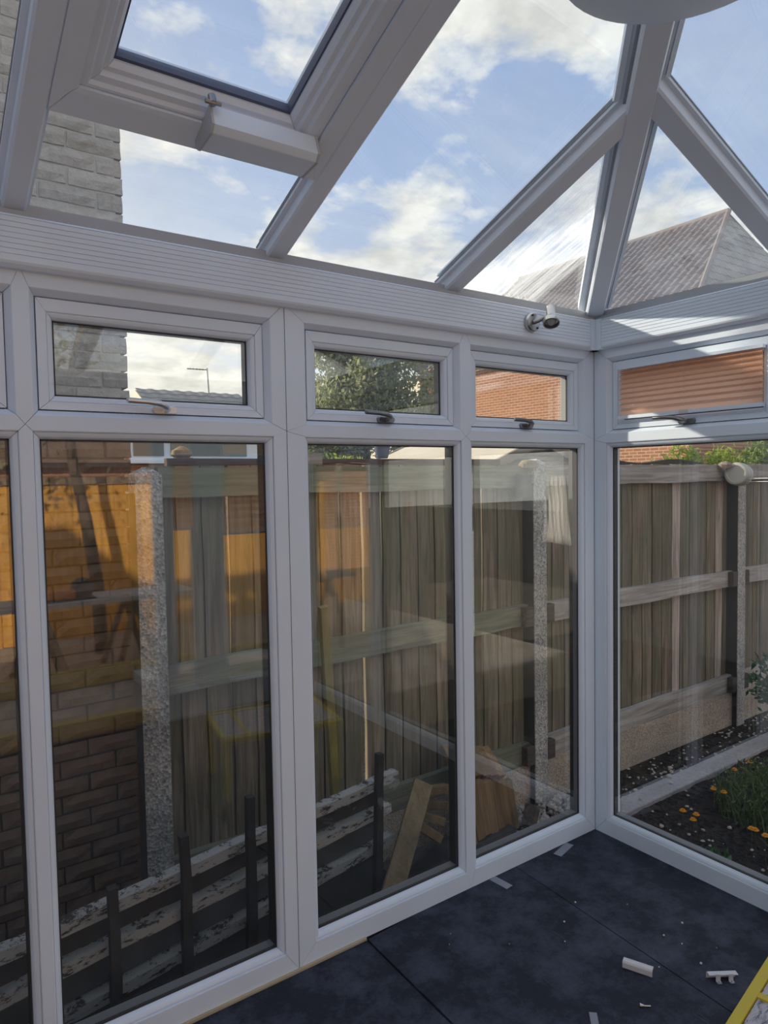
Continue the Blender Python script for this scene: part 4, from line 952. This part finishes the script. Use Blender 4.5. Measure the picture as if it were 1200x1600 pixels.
wn = MB(); wn.box(11.86, 12.0, 8.12, 9.43, 3.99, 4.05); wn.build('sill', M_UPVC, w_)
h2 = thing('rendered_house', 'cream rendered house corner with brown downpipe and tiled roof, right of the tree', 'house', (15, 20, -.56))
b = MB(); b.box(13.05, 18, 17.6, 24, -.6, 5.15); b.build('wall', M_RENDER, h2)
corr_roof('roof_slope', h2, 17.1, 5.05, 20.2, 7.4, 12.6, 18.2, M_TILE, .24, 10, along='x')
b = MB(); b.box(12.6, 18.2, 17.1, 17.65, 4.98, 5.08); b.build('soffit', M_DPIPE, h2)
b = MB(); b.tube([(12.55, 17.08, 5.02), (18.2, 17.08, 5.02)], .06, 8); b.tube([(13.1, 17.1, 5.0), (13.2, 17.5, 4.7), (13.38, 17.53, 4.5), (13.38, 17.53, -.5)], .06, 8); b.build('downpipe', M_DPIPE, h2)
h3 = thing('bungalow', 'neighbouring bungalow with a wide white window, left beyond the fence', 'house', (1.6, 9, -.56))
b = MB(); b.box(-.6, 2.5, 8.05, 12, -.6, 2.30); b.build('wall', M_HBRICKX, h3)
b = MB(); b.box(.28, 2.35, 7.97, 8.06, 1.86, 2.28); fr_ = b.build('window', M_UPVC, h3)
for a, b_ in ((.32, .74), (.84, 2.0)):
    b = MB(); b.box(a, b_, 7.95, 7.985, 1.935, 2.25); b.build('pane', M_DARKGLASS, fr_)
b = MB(); b.box(.22, 2.42, 7.90, 8.0, 1.83, 1.875); b.build('sill', M_UPVC, fr_)
corr_roof('roof_slope', h3, 7.75, 2.32, 10.0, 2.62, -.8, 2.6, M_TILE2, .25, 8, along='x', amp=.3)
h4 = thing('far_house', 'low far house roof with television aerial, in the leftmost visible top opener', 'house', (4, 14, -.56))
b = MB(); b.box(2.4, 4.6, 12.6, 16, -.6, 2.5); b.build('wall', M_RENDER, h4)
corr_roof('roof_slope', h4, 12.0, 2.55, 14.3, 3.70, 2.2, 4.7, M_TILE2, .3, 9, along='x', amp=.35)
b = MB(); b.add([(2.2, 12.0, 2.52), (2.2, 14.3, 3.66), (2.2, 16.6, 2.52), (2.25, 12.0, 2.52), (2.25, 14.3, 3.66), (2.25, 16.6, 2.52)], [(0, 1, 2), (5, 4, 3), (0, 3, 4, 1), (1, 4, 5, 2)]); b.build('gable_wall', M_RENDER, h4)
ae = thing('tv_aerial', 'thin television aerial standing on the far low roof', 'aerial', (3.95, 14.3, 3.70))
b = MB(); b.tube([(3.95, 14.3, 3.6), (3.92, 14.3, 4.28)], .016, 6); b.build('mast', M_DKMETAL, ae)
b = MB(); b.tube([(3.92, 14.3, 4.24), (3.42, 14.3, 4.23)], .012, 6); 
for k in range(6): b.tube([(3.85-.075*k, 14.2, 4.24), (3.85-.075*k, 14.4, 4.24)], .006, 5)
b.build('boom', M_DKMETAL, ae)

# ================================================================== FAR SIDE OF THE ROOM (reflected in the tall windows)
of = thing('new_fence', 'bright orange new board fence behind the camera, seen only as a reflection', 'fence', (-.5, -6.5, -.2))
mb = MB(); mb.box(-.072, .072, -.012, .012, -.2, 1.56); src = mb.build('board', M_ORANGE, of)
src.matrix_parent_inverse = of.matrix_basis.inverted(); src.location = (-3.4, -6.5, 0)
for k in range(1, 40): piece(src, 'board', of, (-3.4+.15*k, -6.5+(k % 2)*.006, random.uniform(-.01, .01)))
b = MB(); b.box(-3.5, 2.6, -6.49, -6.45, 1.56, 1.64); b.build('cap_rail', M_OLDW, of)
tr_ = thing('trestle_table', 'work boards on two wooden trestles on the patio, seen only as a reflection', 'trestle table', (-.9, -4.8, -.2))
b = MB(); b.box(-1.75, -.05, -5.15, -4.62, .47, .51); b.build('table_top', flat('pale_board', (.55, .52, .47), .8, 0, .15, 4), tr_)
for x in (-1.42, -.62):
    b = MB(); b.bar((x, -5.1, .44), (x, -4.65, .44), .06, .06); b.build('crossbar', M_OLDW, tr_)
    for sy, yy in ((-1, -5.05), (1, -4.70)):
        for sx_ in (-1, 1):
            b = MB(); b.bar((x, yy, .44), (x+sx_*.20, yy+sy*.10, -.2), .05, .035, (0, 1, 0)); b.build('leg', M_OLDW, tr_)
sw = thing('circular_saw', 'power saw lying on the trestle table, seen only as a reflection', 'power saw', (-1.15, -4.85, .51))
b = MB(); b.lathe([(.001, -.02), (.10, -.02), (.105, 0), (.10, .02), (.001, .02)], 20, Matrix.Translation((-1.05, -4.85, .60)) @ Matrix.Rotation(PI/2, 4, 'X')); b.build('blade_guard', M_SAWM, sw)
b = MB(); b.box(-1.35, -1.12, -4.93, -4.78, .52, .60); b.build('motor', M_REDP, sw, bevel=.015)
b = MB(); b.box(-1.36, -.95, -4.96, -4.74, .511, .518); b.build('sole_plate', M_SAWM, sw)
b = MB(); b.box(-2.4, .6, -4.52, -4.40, -.2, -.06); tag(b.build('timber_beam', M_YELLOWW, bevel=.01), 'long yellow timber beam on the patio in front of the trestles, seen only as a reflection', 'timber beam')
b = MB(); b.box(-2.4, -.9, -3.25, -3.13, -.2, -.10); tag(b.build('timber_beam', M_YELLOWW, bevel=.01), 'yellow timber beam on the patio near the doorway, seen only as a reflection', 'timber beam')
b = MB(); b.box(-.75, .55, -4.38, -4.0, -.2, -.12); tag(b.build('pale_panel', M_WHITEP), 'white board lying beside the long yellow beam, seen only as a reflection', 'board')
gt_ = thing('garden_tree', 'slender leaning tree by the new fence, seen only as a reflection', 'tree', (-.85, -5.6, -.2))
b = MB(); b.tube([(-.72, -5.6, -.2), (-.74, -5.6, .5), (-.83, -5.6, 1.2), (-.93, -5.6, 1.75), (-.98, -5.6, 2.3), (-.85, -5.6, 2.9), (-.7, -5.6, 3.5)], [.07, .065, .06, .05, .05, .045, .03], 10); b.build('trunk', M_BARK, gt_, smooth=True)
o = bld_leaves(leafset(2600, lambda: (-1.55+random.gauss(0, .35), -5.7+random.gauss(0, .4), 2.75+random.gauss(0, .42)), .10, .35), 'foliage', M_TREE, gt_); o['kind'] = 'stuff'
h5 = thing('brown_roof_house', 'house with brown roof behind the orange fence, seen only as a reflection', 'house', (-1, -14, -.56))
b = MB(); b.box(-7, 7, -16, -12, -.6, 1.95); b.build('wall', M_HBRICKX, h5)
b = MB(); b.add([(-7.3, -11.6, 1.95), (7.3, -11.6, 1.95), (7.3, -14, 3.6), (-7.3, -14, 3.6), (7.3, -16.4, 1.95), (-7.3, -16.4, 1.95)], [(0, 1, 2, 3), (3, 2, 4, 5), (0, 3, 5), (1, 4, 2), (0, 5, 4, 1)]); b.build('roof', M_BRTILE, h5)
